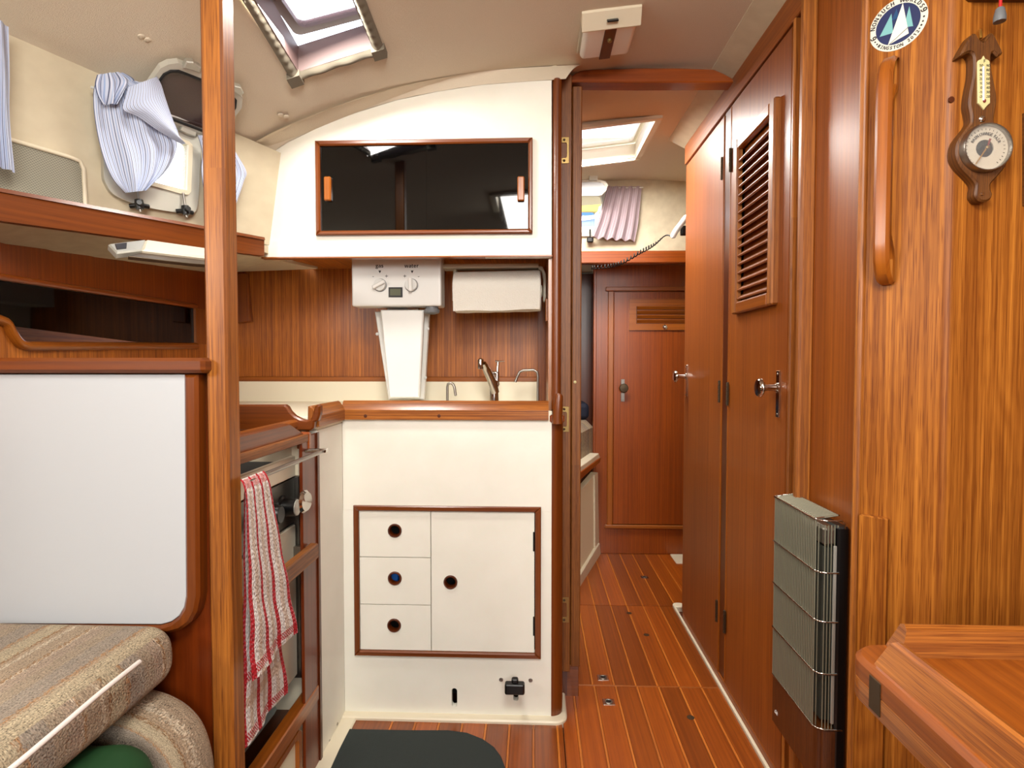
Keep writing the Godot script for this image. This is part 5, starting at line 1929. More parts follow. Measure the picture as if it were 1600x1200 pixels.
	# fluorescent lamp under the shelf
	var th := thing("shelf_lamp", "slim cream strip lamp with a dark rocker switch fixed under the side shelf", "lamp")
	var upl := Plane(u0 + e, u1 + e, b0 if b0.z > -1.0 else b1)
	if upl.normal.y > 0:
		upl = Plane(-upl.normal, -upl.d)
	obj("end_cap", slab([[168, 390], [226, 383], [221, 399], [181, 404]], upl, 0.0, 0.012, 0.003, 1, dirf), M.alu, th)
	obj("diffuser", slab([[226, 383], [345, 399], [345, 413], [221, 399]], upl, 0.0, 0.013, 0.004, 1, dirf), M.offwhite, th)
	obj("back_tray", slab([[200, 404], [300, 415], [345, 418], [345, 410], [221, 398]], upl, -0.002, 0.005, 0.001, 1, dirf), M.bronze, th)
	obj("switch", slab([[178, 391], [197, 389], [196, 398], [181, 400]], upl, 0.010, 0.0135, 0.001, 1, dirf), M.black, th)
	build_window()
	build_post()

func curtain_grid(lf: PackedVector3Array, rt: PackedVector3Array, nrm: Vector3, amp: float, folds: float, su: float) -> G:
	var g := G.new()
	g.grid(func(u: float, v: float) -> Vector3:
		var i := minf(v * (lf.size() - 1), lf.size() - 1.001)
		var l := lf[int(i)].lerp(lf[int(i) + 1], i - int(i))
		i = minf(v * (rt.size() - 1), rt.size() - 1.001)
		var r := rt[int(i)].lerp(rt[int(i) + 1], i - int(i))
		var p := l.lerp(r, u)
		return p + nrm * (amp * sin(u * folds * TAU + 1.2 * sin(v * 2.6 + u * 3.0)) * (0.45 + 0.75 * v) + 0.02 * sin(PI * u)), 64, 28, su, 1.0)
	return g

func on_lift(pts: Array, lift: float, m := 5) -> PackedVector3Array:
	return smooth3(_on_side(pts, lift), m)

func build_window() -> void:
	var th := structure("window_1")
	var pl := side_plane
	var xf := side_xf
	var pane := traced([[191, 184], [250, 207], [290, 222], [295, 227], [296, 234], [293, 300], [289, 305], [280, 304], [198, 281], [193, 277], [190, 270], [188, 190]], pl, xf)
	var ring := smooth2(traced([[166, 168], [236, 182], [304, 207], [310, 220], [308, 270], [305, 318], [298, 333], [280, 333], [225, 324], [180, 308], [163, 290], [158, 262]], pl, xf), 4)
	var g := G.new()
	g.xf = xf
	obj("window_frame", g.plate(ring, pane, 0.0, 0.014), M.frame, th)
	g = G.new()
	g.xf = xf
	var pin := traced([[195, 190], [289, 227], [287, 298], [199, 276]], pl, xf)
	g.plate(pane, pin, 0.010, 0.018)
	obj("inner_rim", g, M.gel, th)
	g = G.new()
	g.xf = xf
	obj("pane", g.prism(pane, -0.022, -0.018, 0.0), M.glass, th)
	# hinged lid swung up against the headliner
	var h0 := pp(226, 176, pl) + xf.basis.z * 0.02
	var h1 := pp(322, 213, pl) + xf.basis.z * 0.02
	var tc := on_ceiling(288, 96, 0.02)
	var lp := Plane(h0, h1, tc)
	var hint := (h1 - h0).normalized()
	var lid := [[222, 178], [213, 160], [226, 138], [250, 104], [262, 98], [278, 96], [312, 110], [368, 140], [378, 150], [377, 166], [366, 180], [352, 206], [338, 212], [322, 213]]
	var glass := [[232, 170], [228, 152], [238, 138], [256, 113], [266, 108], [278, 108], [314, 122], [360, 146], [367, 154], [366, 165], [354, 186], [346, 200], [334, 204], [320, 203]]
	g = G.new()
	g.xf = pl_xf(lp, tc, hint)
	obj("lid_frame", g.plate(traced(lid, lp, g.xf), traced(glass, lp, g.xf), -0.012, 0.006), M.frame, th)
	var g2 := G.new()
	g2.xf = g.xf
	obj("lid_pane", g2.prism(traced(glass, lp, g.xf), -0.006, -0.001, 0.0), M.smoke, th)
	g2 = G.new()
	var sp := PackedVector3Array()
	for q in glass:
		sp.append(pp(q[0], q[1], lp) + g.xf.basis.z * 0.006)
	sp.append(sp[0])
	obj("lid_seal", g2.tube(sp, 0.0035, 6), M.seal, th)
	# catches at the lid's free edge, hinge blocks along the frame
	for q in [[[284, 100], [289, 90], [300, 91], [312, 100], [310, 108], [298, 104]], [[362, 136], [364, 128], [374, 131], [379, 140], [374, 146]]]:
		obj("lid_catch", slab(q, lp, 0.0, 0.014, 0.002, 1, hint), M.alu, th)
	for q in [[[273, 205], [276, 198], [288, 202], [300, 208], [298, 216], [284, 211]]]:
		obj("hinge_block", slab(q, pl, 0.004, 0.026, 0.002, 1, C0 - C1), M.alu, th)
	g = G.new()
	obj("hinge_bar", g.tube(_on_side([[240, 181], [272, 196], [318, 213]], 0.022), 0.004, 8), M.frame, th)
	for q in [[209.0, 321.0], [281.0, 330.0]]:
		var c := pp(q[0], q[1], pl) + xf.basis.z * 0.03
		var up := pp(q[0] - 1, q[1] - 28, pl) + xf.basis.z * 0.02
		g = G.new()
		g.tube(PackedVector3Array([up, c, c + (c - up).normalized() * 0.016]), 0.003, 8)
		obj("clamp_bolt", g, M.steel, th)
		g = G.new()
		var d := (c - up).normalized()
		g.xf = up_to(d, c)
		g.lathe(PackedVector2Array([Vector2(0.0, -0.012), Vector2(0.009, -0.012), Vector2(0.010, 0.0), Vector2(0.008, 0.010), Vector2(0, 0.010)]), 16)
		for k in 3:
			var an := TAU * k / 3.0 + 0.3
			g.tube(PackedVector3Array([Vector3(cos(an), 0, sin(an)) * 0.006, Vector3(cos(an), 0, sin(an)) * 0.021]), 0.0058, 8)
		obj("clamp_knob", g, M.black, th)
	# curtains
	var nrm := xf.basis.z
	th = thing("striped_curtain", "blue striped curtain bunched up and folded over at the left of the side window", "curtain", "striped cotton curtains of the side windows")
	var lf := on_lift([[136, 134], [132, 152], [134, 190], [144, 240], [160, 280], [181, 303]], 0.045)
	var rt := on_lift([[200, 136], [224, 150], [238, 185], [249, 212], [255, 234], [240, 268], [206, 300]], 0.075)
	obj("cloth", curtain_grid(lf, rt, nrm, 0.006, 4.0, 3.4), M.cotton, th)
	lf = on_lift([[150, 139], [170, 142], [172, 176], [166, 181]], 0.08)
	rt = on_lift([[214, 129], [222, 150], [240, 200], [253, 231]], 0.10)
	g = G.new()
	lf = on_lift([[172, 146], [168, 160], [164, 180], [186, 190], [216, 210], [252, 230]], 0.092)
	rt = on_lift([[215, 130], [222, 142], [228, 160], [238, 188], [248, 212], [254, 232]], 0.096)
	obj("folded_corner", curtain_grid(lf, rt, nrm, 0.002, 1.0, 2.6), M.cotton, th)
	g = G.new()
	lf = on_lift([[134, 124], [129, 140], [133, 158], [140, 170]], 0.06)
	rt = on_lift([[170, 122], [188, 134], [176, 152], [160, 172]], 0.07)
	obj("gathered_heading", curtain_grid(lf, rt, nrm, 0.010, 3.2, 1.2), M.cotton, th)
	obj("rod", G.new().tube(_on_side([[134, 139], [200, 164], [330, 205]], 0.028), 0.003, 8), M.white, th)
	th = thing("striped_curtain", "blue and white striped curtain hanging straight, mostly hidden behind the teak post", "curtain", "striped cotton curtains of the side windows")
	lf = on_lift([[296, 214], [302, 240], [300, 270], [306, 310], [318, 344]], 0.04)
	rt = on_lift([[340, 220], [356, 245], [371, 270], [366, 288], [340, 350]], 0.05)
	obj("cloth", curtain_grid(lf, rt, nrm, 0.008, 4.0, 3.0), M.cotton, th)
	th = thing("striped_curtain", "narrow strip of blue striped curtain at the far left edge above the perforated panel", "curtain", "striped cotton curtains of the side windows")
	lf = on_lift([[-70, 20], [-72, 100], [-74, 180], [-76, 250]], 0.05)
	rt = on_lift([[-2, 52], [1, 120], [2, 190], [10, 273]], 0.06)
	obj("cloth", curtain_grid(lf, rt, nrm, 0.008, 4.0, 3.0), M.cotton, th)

func build_post() -> void:
	# teak post at the end of the half bulkhead
	var w := structure("trim_10")
	var a := pz(326.5, 1190, ZP)
	var b := pz(350, 600, ZP)
	var x0 := pz(321, 600, ZP).x
	bx("post", Vector3(x0, 0.0, ZP - 0.042), Vector3(pz(355.5, 600, ZP).x, ceil_y(x0, ZP) + 0.02, ZP), M.pale, w, 1, 0.004)
	# half bulkhead with its cap
	w = structure("wall_settee")
	bx("bulkhead", Vector3(-1.52, 0.0, ZP - 0.030), Vector3(x0 + 0.001, pz(150, 575, ZP).y, ZP - 0.012), M.deep, w, 1, 0.0)
	bx("cap", Vector3(-1.52, pz(150, 583, ZP + .02).y, ZP - 0.034), Vector3(pz(320, 570, ZP + .02).x, pz(150, 559, ZP + .02).y, ZP + 0.024), M.brown, w, 0, 0.007)
	# white panel in front of it, teak lipped, lower corner rounded
	var th := thing("white_panel", "large white laminate panel with a rounded teak edge, upright behind the settee cushion", "panel")
	var z := ZP + 0.010
	obj("laminate", slab([[-260, 585], [289, 585], [291, 930], [288, 948], [280, 962], [268, 971], [252, 975.5], [-260, 973]], zpl(z), -0.016, 0.0, 0.0008), M.board, th)
	obj("edge_lipping", slab([[289, 585], [311, 585], [313.5, 930], [309, 954], [299, 972], [284, 983], [266, 988], [-260, 986], [-260, 974], [252, 976.5], [268, 972], [280, 963], [288.5, 949], [291.5, 930]], zpl(z), -0.020, 0.006, 0.005), M.brown, th)
	# settee: base, upper cushion, folded lower cushion, green cloth
	th = thing("settee", "teak settee seat under the striped cushion at lower left", "bench")
	bx("base", Vector3(-1.48, 0.0, -0.92), Vector3(-0.88, 0.44, 0.6), M.red, th, 2)
	bx("top_board", Vector3(-1.48, 0.44, -0.92), Vector3(-0.88, 0.502, 0.6), M.red, th, 2)
	th = thing("settee_cushion", "thick striped tweed settee cushion with a white zip along its upper edge, lower left corner", "cushion")
	var g := G.new(2)
	var lo := Vector3(-1.45, 0.505, -0.928)
	var hi := Vector3(-0.595, 0.604, 0.45)
	g.swap = true
	g.rbox(lo, hi, 0.034, 6, func(p: Vector3, d: Vector3) -> Vector3:
		var q := p
		var k := clampf((p.y - lo.y) / (hi.y - lo.y), 0.0, 1.0)
		q.x += 0.010 * sin(PI * k) * (1.0 if p.x > -0.8 else 0.0)
		q.y += 0.004 * sin(p.x * 9.0) * sin(p.z * 7.0) * k
		if p.z < -0.86 and p.x > -0.72:
			q.x += (0.86 + p.z) * 0.35 * clampf((p.x + 0.72) / 0.15, 0, 1) * 0.4
		return q)
	obj("cover", g, M.tweed, th)
	var zp := PackedVector3Array([py_(218, 1034, 0.603), py_(160, 1080, 0.606), py_(90, 1140, 0.607), py_(20, 1199, 0.607), py_(-120, 1310, 0.607)])
	var zg := G.new(2)
	zg.tube(smooth3(zp), 0.0034, 8)
	obj("zip", zg, M.zip, th)
	th = thing("folded_cushion", "tweed cushion bent over like an arch, tucked under the larger cushion with the zip", "cushion")
	g = G.new(2)
	var spine := smooth3(PackedVector3Array([Vector3(-0.80, 0.468, 0), Vector3(-0.70, 0.470, 0), Vector3(-0.625, 0.462, 0), Vector3(-0.580, 0.435, 0), Vector3(-0.561, 0.39, 0), Vector3(-0.555, 0.32, 0), Vector3(-0.553, 0.22, 0)]), 6)
	var half := 0.031
	var zc := -0.872
	var hw := 0.052
	g.grid(func(u: float, v: float) -> Vector3:
		var i := minf(v * (spine.size() - 1), spine.size() - 1.001)
		var k := int(i)
		var p := spine[k].lerp(spine[k + 1], i - k)
		var d := (spine[k + 1] - spine[k]).normalized()
		var nn := Vector3(-d.y, d.x, 0)
		var an := u * TAU
		var cx := signf(cos(an)) * pow(absf(cos(an)), 0.5)
		var cy := signf(sin(an)) * pow(absf(sin(an)), 0.5)
		return p + Vector3(0, 0, zc + hw * cx) + nn * half * cy, 40, 60, 0.35, 0.6)
	obj("cover", g, M.tweed, th)
	th = thing("green_cloth", "dark green cloth bag stuffed under the arch of the folded cushion", "cloth")
	g = G.new(1)
	g.rbox(Vector3(-0.86, 0.0, -0.812), Vector3(-0.538, 0.500, -0.45), 0.06, 6, func(p: Vector3, d: Vector3) -> Vector3:
		return p + d * 0.006 * sin(p.x * 30.0 + p.z * 18.0))
	obj("cloth", g, M.green, th)

# ---------------------------------------------------------------- stove bay
func build_stove() -> void:
	var XS := -0.585                     # stove front
	var XT := -0.555                     # teak face frame
	var w := structure("trim_11")
	var s0 := px_(473, 800, XT).z
	bx("stile", Vector3(XT - 0.008, 0.0, -1.452), Vector3(XT, 0.856, s0), M.deep, w, 1, 0.002)
	bx("stile_edge", Vector3(XT, 0.0, -1.452), Vector3(XT + 0.004, 0.858, -1.438), M.dark, w, 1, 0.001)
	# fiddle board over the stove front
	var th := thing("stove_fiddle", "worn teak fiddle board over the stove opening, with a slanted far end", "board")
	var p1 := px_(482, 689, XT)
	var pf := px_(460, 662, XT)
	var g := W(2)
	g.xf = Transform3D(face_x(), Vector3(XT, 0, 0))
	g.xf = Transform3D(Basis(Vector3(0, 0, -1), Vector3.UP, Vector3(1, 0, 0)), Vector3(XT, 0, 0))
	g.ax = 0
	var top_y := pf.y
	g.prism(PackedVector2Array([Vector2(0.996, p1.y), Vector2(-p1.z, p1.y), Vector2(-p1.z, p1.y + 0.018), Vector2(-pf.z, top_y), Vector2(0.996, top_y)]), -0.030, -0.010, 0.003)
	obj("board", g, M.brown, th)
	bx("lower_lip", Vector3(XT - 0.012, p1.y - 0.001, p1.z + 0.004), Vector3(XT + 0.002, p1.y + 0.0175, -0.996), M.worn, th, 2, 0.002)
	bx("end_block", Vector3(XT - 0.03, p1.y - 0.022, p1.z - 0.012), Vector3(XT + 0.003, p1.y + 0.022, p1.z + 0.006), M.red, th, 2, 0.004)
	bx("inner_rail", Vector3(XT - 0.06, 0.872, -1.435), Vector3(XT - 0.035, 0.892, -0.996), M.trim, th, 2, 0.004)
	# the stove
	th = thing("stove", "steel galley stove with white top band, black knobs and pale oven door behind the post", "stove")
	var zf := -1.395
	var zn := -0.996
	var yt := px_(440, 722, XS).y
	var yb := px_(466, 1058, XS).y
	bx("body", Vector3(-1.10, yb, zf), Vector3(XS - 0.02, yt - 0.02, zn), M.grey, th)
	bx("back_splash", Vector3(-1.12, yb, zf - 0.02), Vector3(XS - 0.01, 0.86, zf - 0.004), M.gel, th)
	var y1 := px_(455, 714, XS).y
	var y2 := px_(455, 747, XS).y
	bx("hob_well", Vector3(-1.10, y1 - 0.03, zf), Vector3(XS - 0.012, y1 - 0.018, zn), M.soot, th)
	for q in [[-0.75, -1.25], [-0.75, -1.05]]:
		g = G.new()
		g.xf = Transform3D(Basis(), Vector3(q[0], y1 - 0.018, q[1]))
		obj("burner", g.lathe(PackedVector2Array([Vector2(0.05, 0), Vector2(0.05, 0.006), Vector2(0.035, 0.012), Vector2(0, 0.012)]), 20), M.black, th)
	bx("top_band", Vector3(XS - 0.012, y2, zf + 0.012), Vector3(XS, y1, zn), M.gel, th, 2, 0.002)
	var y3 := px_(466, 812, XS).y
	bx("control_panel", Vector3(XS - 0.012, y3, zf + 0.012), Vector3(XS - 0.003, y2 - 0.004, zn), M.grey, th, 2, 0.001)
	bx("panel_groove", Vector3(XS - 0.012, y3 - 0.006, zf + 0.012), Vector3(XS - 0.006, y3, zn), M.black, th, 2, 0.0)
	bx("oven_door", Vector3(XS - 0.014, yb + 0.01, zf + 0.016), Vector3(XS, y3 - 0.007, zn), M.oven, th, 2, 0.002)
	bx("steel_post", Vector3(XS - 0.012, yb - 0.004, zf - 0.006), Vector3(XS + 0.008, px_(470, 740, XS).y, zf + 0.010), M.steel, th, 1, 0.002)
	bx("enamel_post", Vector3(XS - 0.012, px_(470, 740, XS).y, zf - 0.006), Vector3(XS + 0.008, 0.842, zf + 0.010), M.gel, th, 1, 0.002)
	var kc := px_(459, 783, XS)
	g = G.new()
	g.xf = up_to(Vector3(1, 0, 0), Vector3(XS - 0.003, kc.y, kc.z + 0.060))
	var kn := obj("knob", g.lathe(PackedVector2Array([Vector2(0.027, 0), Vector2(0.027, 0.004), Vector2(0.021, 0.006), Vector2(0.020, 0.034), Vector2(0.018, 0.036), Vector2(0, 0.036)]), 26), M.black, th)
	g = G.new()
	g.xf = up_to(Vector3(1, 0, 0), Vector3(XS + 0.032, kc.y, kc.z + 0.060))
	obj("knob_cap", g.lathe(PackedVector2Array([Vector2(0.0185, 0), Vector2(0.0185, 0.003), Vector2(0.014, 0.006), Vector2(0, 0.007)]), 24), M.alu, kn)
	g = G.new()
	g.xf = up_to(Vector3(1, 0.0, 0.15).normalized(), Vector3(XS + 0.008, kc.y + 0.008, kc.z + 0.030))
	obj("timer_knob", g.lathe(PackedVector2Array([Vector2(0.006, -0.015), Vector2(0.006, 0.024), Vector2(0.026, 0.030), Vector2(0.027, 0.034), Vector2(0.022, 0.040), Vector2(0.012, 0.038), Vector2(0, 0.036)]), 26), M.chrome, th)
	for k in 2:
		g = G.new()
		g.xf = up_to(Vector3(1, 0, 0), Vector3(XS - 0.003, kc.y - 0.002, kc.z + 0.12 + 0.07 * k))
		obj("knob", g.lathe(PackedVector2Array([Vector2(0.024, 0), Vector2(0.022, 0.02), Vector2(0.018, 0.026), Vector2(0, 0.026)]), 22), M.black, th)
	# grab bar in front
	th = thing("stove_bar", "slim steel crash bar across the stove front, carrying the tea towel", "bar")
	var be := px_(506, 704, -0.508)
	g = G.new()
	var XB := -0.508
	g.tube(PackedVector3Array([Vector3(-0.545, be.y, be.z - 0.0), Vector3(-0.52, be.y, be.z), Vector3(XB, be.y, be.z + 0.012), Vector3(XB, be.y, be.z + 0.05), Vector3(XB, be.y, -0.994)]), 0.005, 12)
	obj("bar", g, M.steel, th)
	bx("bracket", Vector3(-0.553, be.y - 0.004, be.z - 0.012), Vector3(-0.50, be.y + 0.004, be.z + 0.010), M.chrome, th, 0, 0.002)
	# tea towel
	th = thing("tea_towel", "red, tan and white checked tea towel doubled over the crash bar of the stove", "towel")
	var e0 := px_(412, 744, XB)                   # far upper edge of the fold
	var e1 := px_(458, 988, XB + 0.012)
	var e2 := px_(447, 1082, XB - 0.016)
	var drape := func(u: float, v: float, lower: Vector3, side: float) -> Vector3:
		var far := e0.lerp(lower, v)
		var near := Vector3(e0.x, lerpf(e0.y, lower.y, v), (-0.970 if side > 0.0 else -0.996) + 0.004 * v)
		var p := far.lerp(near, u)
		var arc := clampf(v * 14.0, 0.0, 1.0)
		p.y = lerpf(be.y + 0.0085, lower.y, v)
		p.x = XB + side * (0.0085 * sqrt(arc) + 0.010 * v)
		p.x += (0.004 * sin(u * 8.0 + v * 2.0) + 0.0015 * sin(u * 19.0 - v * 3.0)) * v + 0.002 * sin(v * 22.0 + u * 5.0) * v
		return p
	g = G.new()
	g.grid(func(u: float, v: float) -> Vector3: return drape.call(u, v, e1, 1.0), 40, 60, 1.0, 0.78)
	obj("front_half", g, M.towel, th)
	g = G.new()
	g.grid(func(u: float, v: float) -> Vector3: return drape.call(u, v, e2, -0.8), 40, 60, 1.0, 1.0)
	obj("back_half", g, M.towel, th)
	# teak guard rail lower down
	th = thing("guard_rail", "worn teak guard rail across the stove bay on a steel bracket, half way up", "rail")
	var r1 := px_(498, 848, -0.530)
	var r0 := px_(498, 872, -0.530)
	bx("rail", Vector3(-0.552, r0.y, r1.z), Vector3(-0.530, r1.y, -0.996), M.worn, th, 2, 0.003)
	g = G.new()
	g.prism(PackedVector2Array([Vector2(-0.60, r1.y - 0.005), Vector2(-0.551, r1.y - 0.003), Vector2(-0.551, r0.y), Vector2(-0.60, r0.y - 0.01)]), r1.z + 0.02, r1.z + 0.006, 0.0)
	obj("bracket", g, M.steel, th)
	# space under the stove
	th = thing("stove_duct", "grey pipe lying in the open space under the stove", "pipe")
	g = G.new()
	g.tube(PackedVector3Array([px_(488, 1010, -0.72), px_(455, 1062, -0.72), px_(400, 1130, -0.70), px_(340, 1210, -0.70)]), 0.052, 20)
	obj("pipe", g, M.pipe, th)
	g = G.new()
	var rc := px_(436, 1092, -0.71)
	g.xf = up_to((px_(400, 1130, -0.70) - px_(455, 1062, -0.72)).normalized(), rc)
	obj("joint_band", g.lathe(PackedVector2Array([Vector2(0.0525, -0.006), Vector2(0.0545, -0.004), Vector2(0.0545, 0.004), Vector2(0.0525, 0.006)]), 24), M.offwhite, th)
	w = structure("wall_stove_bay")
	bx("bay_back", Vector3(-1.2, 0.0, -1.46), Vector3(-1.14, 0.87, -0.996), M.pipe, w)
	bx("bay_end", Vector3(-1.14, 0.0, -1.452), Vector3(XT - 0.03, 0.86, -1.42), M.gel, w)
	bx("bay_floor", Vector3(-1.14, 0.12, -1.42), Vector3(-0.60, 0.15, -0.99), M.dark, w, 2)
	# low locker front below
	th = thing("low_locker", "low teak-framed locker front with a cream panel under the stove", "locker")
	var l1 := px_(490, 1080, XT)
	var l2 := px_(490, 1104, XT)
	bx("top_rail", Vector3(XT - 0.03, l2.y, -1.437), Vector3(XT + 0.002, l1.y, -0.996), M.trim, th, 2, 0.003)
	bx("panel", Vector3(XT - 0.02, 0.0, -1.437), Vector3(XT - 0.012, l2.y, -0.996), M.cream2, th)
	var m1 := px_(470, 1130, XT - 0.012)
	g = W(1)
	g.xf = Transform3D(Basis(Vector3(0, 0, -1), Vector3.UP, Vector3(1, 0, 0)), Vector3(XT - 0.012, 0, 0))
	obj("door_frame", g.plate(rrect(Vector2(1.01, 0.03), Vector2(1.335, l2.y - 0.008), 0.02), rrect(Vector2(1.025, 0.045), Vector2(1.318, l2.y - 0.022), 0.015), 0.0, 0.010), M.trim, th)

# ---------------------------------------------------------------- things on the bulkhead and nearby
func build_details() -> void:
	# ceiling lamp
	var th := thing("ceiling_lamp", "rectangular cream ceiling lamp with a dark centre strip and a black switch, above the opening", "lamp")
	var a := on_ceiling(905, 98)
	var b := on_ceiling(968, 98)
	var c := on_ceiling(917, 12)
	var d := on_ceiling(999, 12)
	var x0 := (a.x + c.x) / 2 - 0.012
	var x1 := (b.x + d.x) / 2 + 0.01
	var zf := (a.z + b.z) / 2 + 0.075
	var zn := (c.z + d.z) / 2
	var sl := (ceil_y(x1, -1.5) - ceil_y(x0, -1.5)) / (x1 - x0)
	var xf := Transform3D(Basis(Vector3(1, sl, 0).normalized(), Vector3(-sl, 1, 0).normalized(), Vector3(0, 0, 1)), Vector3((x0 + x1) / 2, ceil_y((x0 + x1) / 2, (zf + zn) / 2), (zf + zn) / 2))
	var hw := (x1 - x0) / 2
	var hd := (zn - zf) / 2
	var g := G.new()
	g.xf = xf
	obj("base", g.box(Vector3(-hw, -0.008, -hd), Vector3(hw, 0.004, hd - 0.03), 0.002), M.offwhite, th)
	g = G.new()
	g.xf = xf
	g.rbox(Vector3(-hw + 0.006, -0.030, -hd + 0.004), Vector3(hw - 0.006, -0.004, hd - 0.026), 0.014, 5)
	obj("diffuser", g, M.diffuser, th)
	g = G.new()
	g.xf = Transform3D(xf.basis * Basis(Vector3(0, 0, 1), Vector3(0, 1, 0), Vector3(-1, 0, 0)), xf.origin)
	g.prism(PackedVector2Array([Vector2(hd + 0.001, 0.003), Vector2(hd + 0.001, -0.005), Vector2(hd - 0.030, -0.032), Vector2(hd - 0.034, -0.032), Vector2(hd - 0.034, 0.003)]), -hw, hw, 0.0)
	var cap := obj("switch_housing", g, M.gel, th)
	g = G.new()
	g.xf = Transform3D(xf.basis * Basis(Vector3.RIGHT, deg_to_rad(49)), xf * Vector3(0.002, -0.019, hd - 0.0145))
	obj("switch", g.box(Vector3(-0.014, -0.002, -0.010), Vector3(0.014, 0.002, 0.010), 0.001), M.black, cap)
	g = W(2)
	g.xf = xf
	obj("centre_strip", g.box(Vector3(-0.015, -0.0325, -hd + 0.003), Vector3(0.015, -0.028, hd - 0.032), 0.001), M.dark, th)
	g = G.new()
	g.xf = Transform3D(xf.basis * Basis(Vector3.RIGHT, PI), xf * Vector3(0.002, -0.0325, 0.01))
	obj("knurled_nut", g.lathe(PackedVector2Array([Vector2(0.006, 0), Vector2(0.006, 0.005), Vector2(0.004, 0.007), Vector2(0, 0.007)]), 16), M.brass, th)
	for q in [[221, 57], [230, 62]]:
		pass
	# older hatch over the galley
	hatch_trim(holes[0], 0.026, M.canvas, M.mauve, "window_4", true)
	hatch_trim(holes[2], 0.03, M.gel, M.gel, "window_5", false)
	build_sticker()
	build_barometer()
	build_cabin_heater()
	build_table()
	# mat
	th = thing("floor_mat", "dark green rubber mat with one rounded corner on the floor before the sink cabinet", "mat")
	var m := PackedVector2Array()
	for q in [[543, 1139], [640, 1141], [700, 1141], [730, 1145], [755, 1155], [772, 1167], [783, 1182], [789, 1198]]:
		var p := py_(q[0], q[1], 0.004)
		m.append(Vector2(p.x, -p.z))
	var last := py_(792, 1215, 0.004)
	m.append(Vector2(last.x, 0.9))
	m.append(Vector2(-0.49, 0.9))
	g = plan_g(0, 0.0005)
	obj("mat", g.prism(m, 0.0, 0.005, 0.002), M.rubber, th)
	# cord with toggle, dark frames at the picture's edge
	th = thing("pull_cord", "red cord with a grey plastic toggle hanging at the top right above the barometer", "cord")
	var z := ZK + 0.03
	g = G.new()
	g.tube(smooth3(PackedVector3Array([pz(1568, -40, z), pz(1566, -15, z), pz(1563.5, 0, z), pz(1563, 18, z)])), 0.0024, 8)
	obj("cord", g, M.red_cord, th)
	g = G.new()
	g.xf = Transform3D(Basis(), pz(1562, 30, z))
	obj("toggle", g.lathe(PackedVector2Array([Vector2(0, -0.004), Vector2(0.0085, -0.004), Vector2(0.0085, 0.004), Vector2(0.006, 0.016), Vector2(0.004, 0.018), Vector2(0, 0.018)]), 18), M.grey_plastic, th)
	th = thing("console_panel", "dark brown moulding at the very top right above the cord toggle", "frame")
	obj("moulding", slab([[1505, -80], [1505, -1], [1512, 4], [1660, 4], [1660, -80]], zpl(ZK), 0.0, 0.025, 0.004, 0), M.walnut, th)
	th = thing("picture_frame", "edge of a dark framed panel at the extreme right beside the barometer", "frame")
	obj("frame", slab([[1597, 178], [1597, 322], [1680, 322], [1680, 178]], zpl(ZK), 0.0, 0.018, 0.003, 0), M.walnut, th)
	for q in [[1486.5, 155.5], [1351, 690], [1359, 823]]:
		g = G.new()
		g.xf = up_to(Vector3(0, 0, 1), pz(q[0], q[1], ZK))
		if q[0] > 1460:
			obj("plug", g.lathe(PackedVector2Array([Vector2(0.005, -0.001), Vector2(0.005, 0.0007), Vector2(0, 0.001)]), 14), M.dark, get_node("wall_bulkhead"))

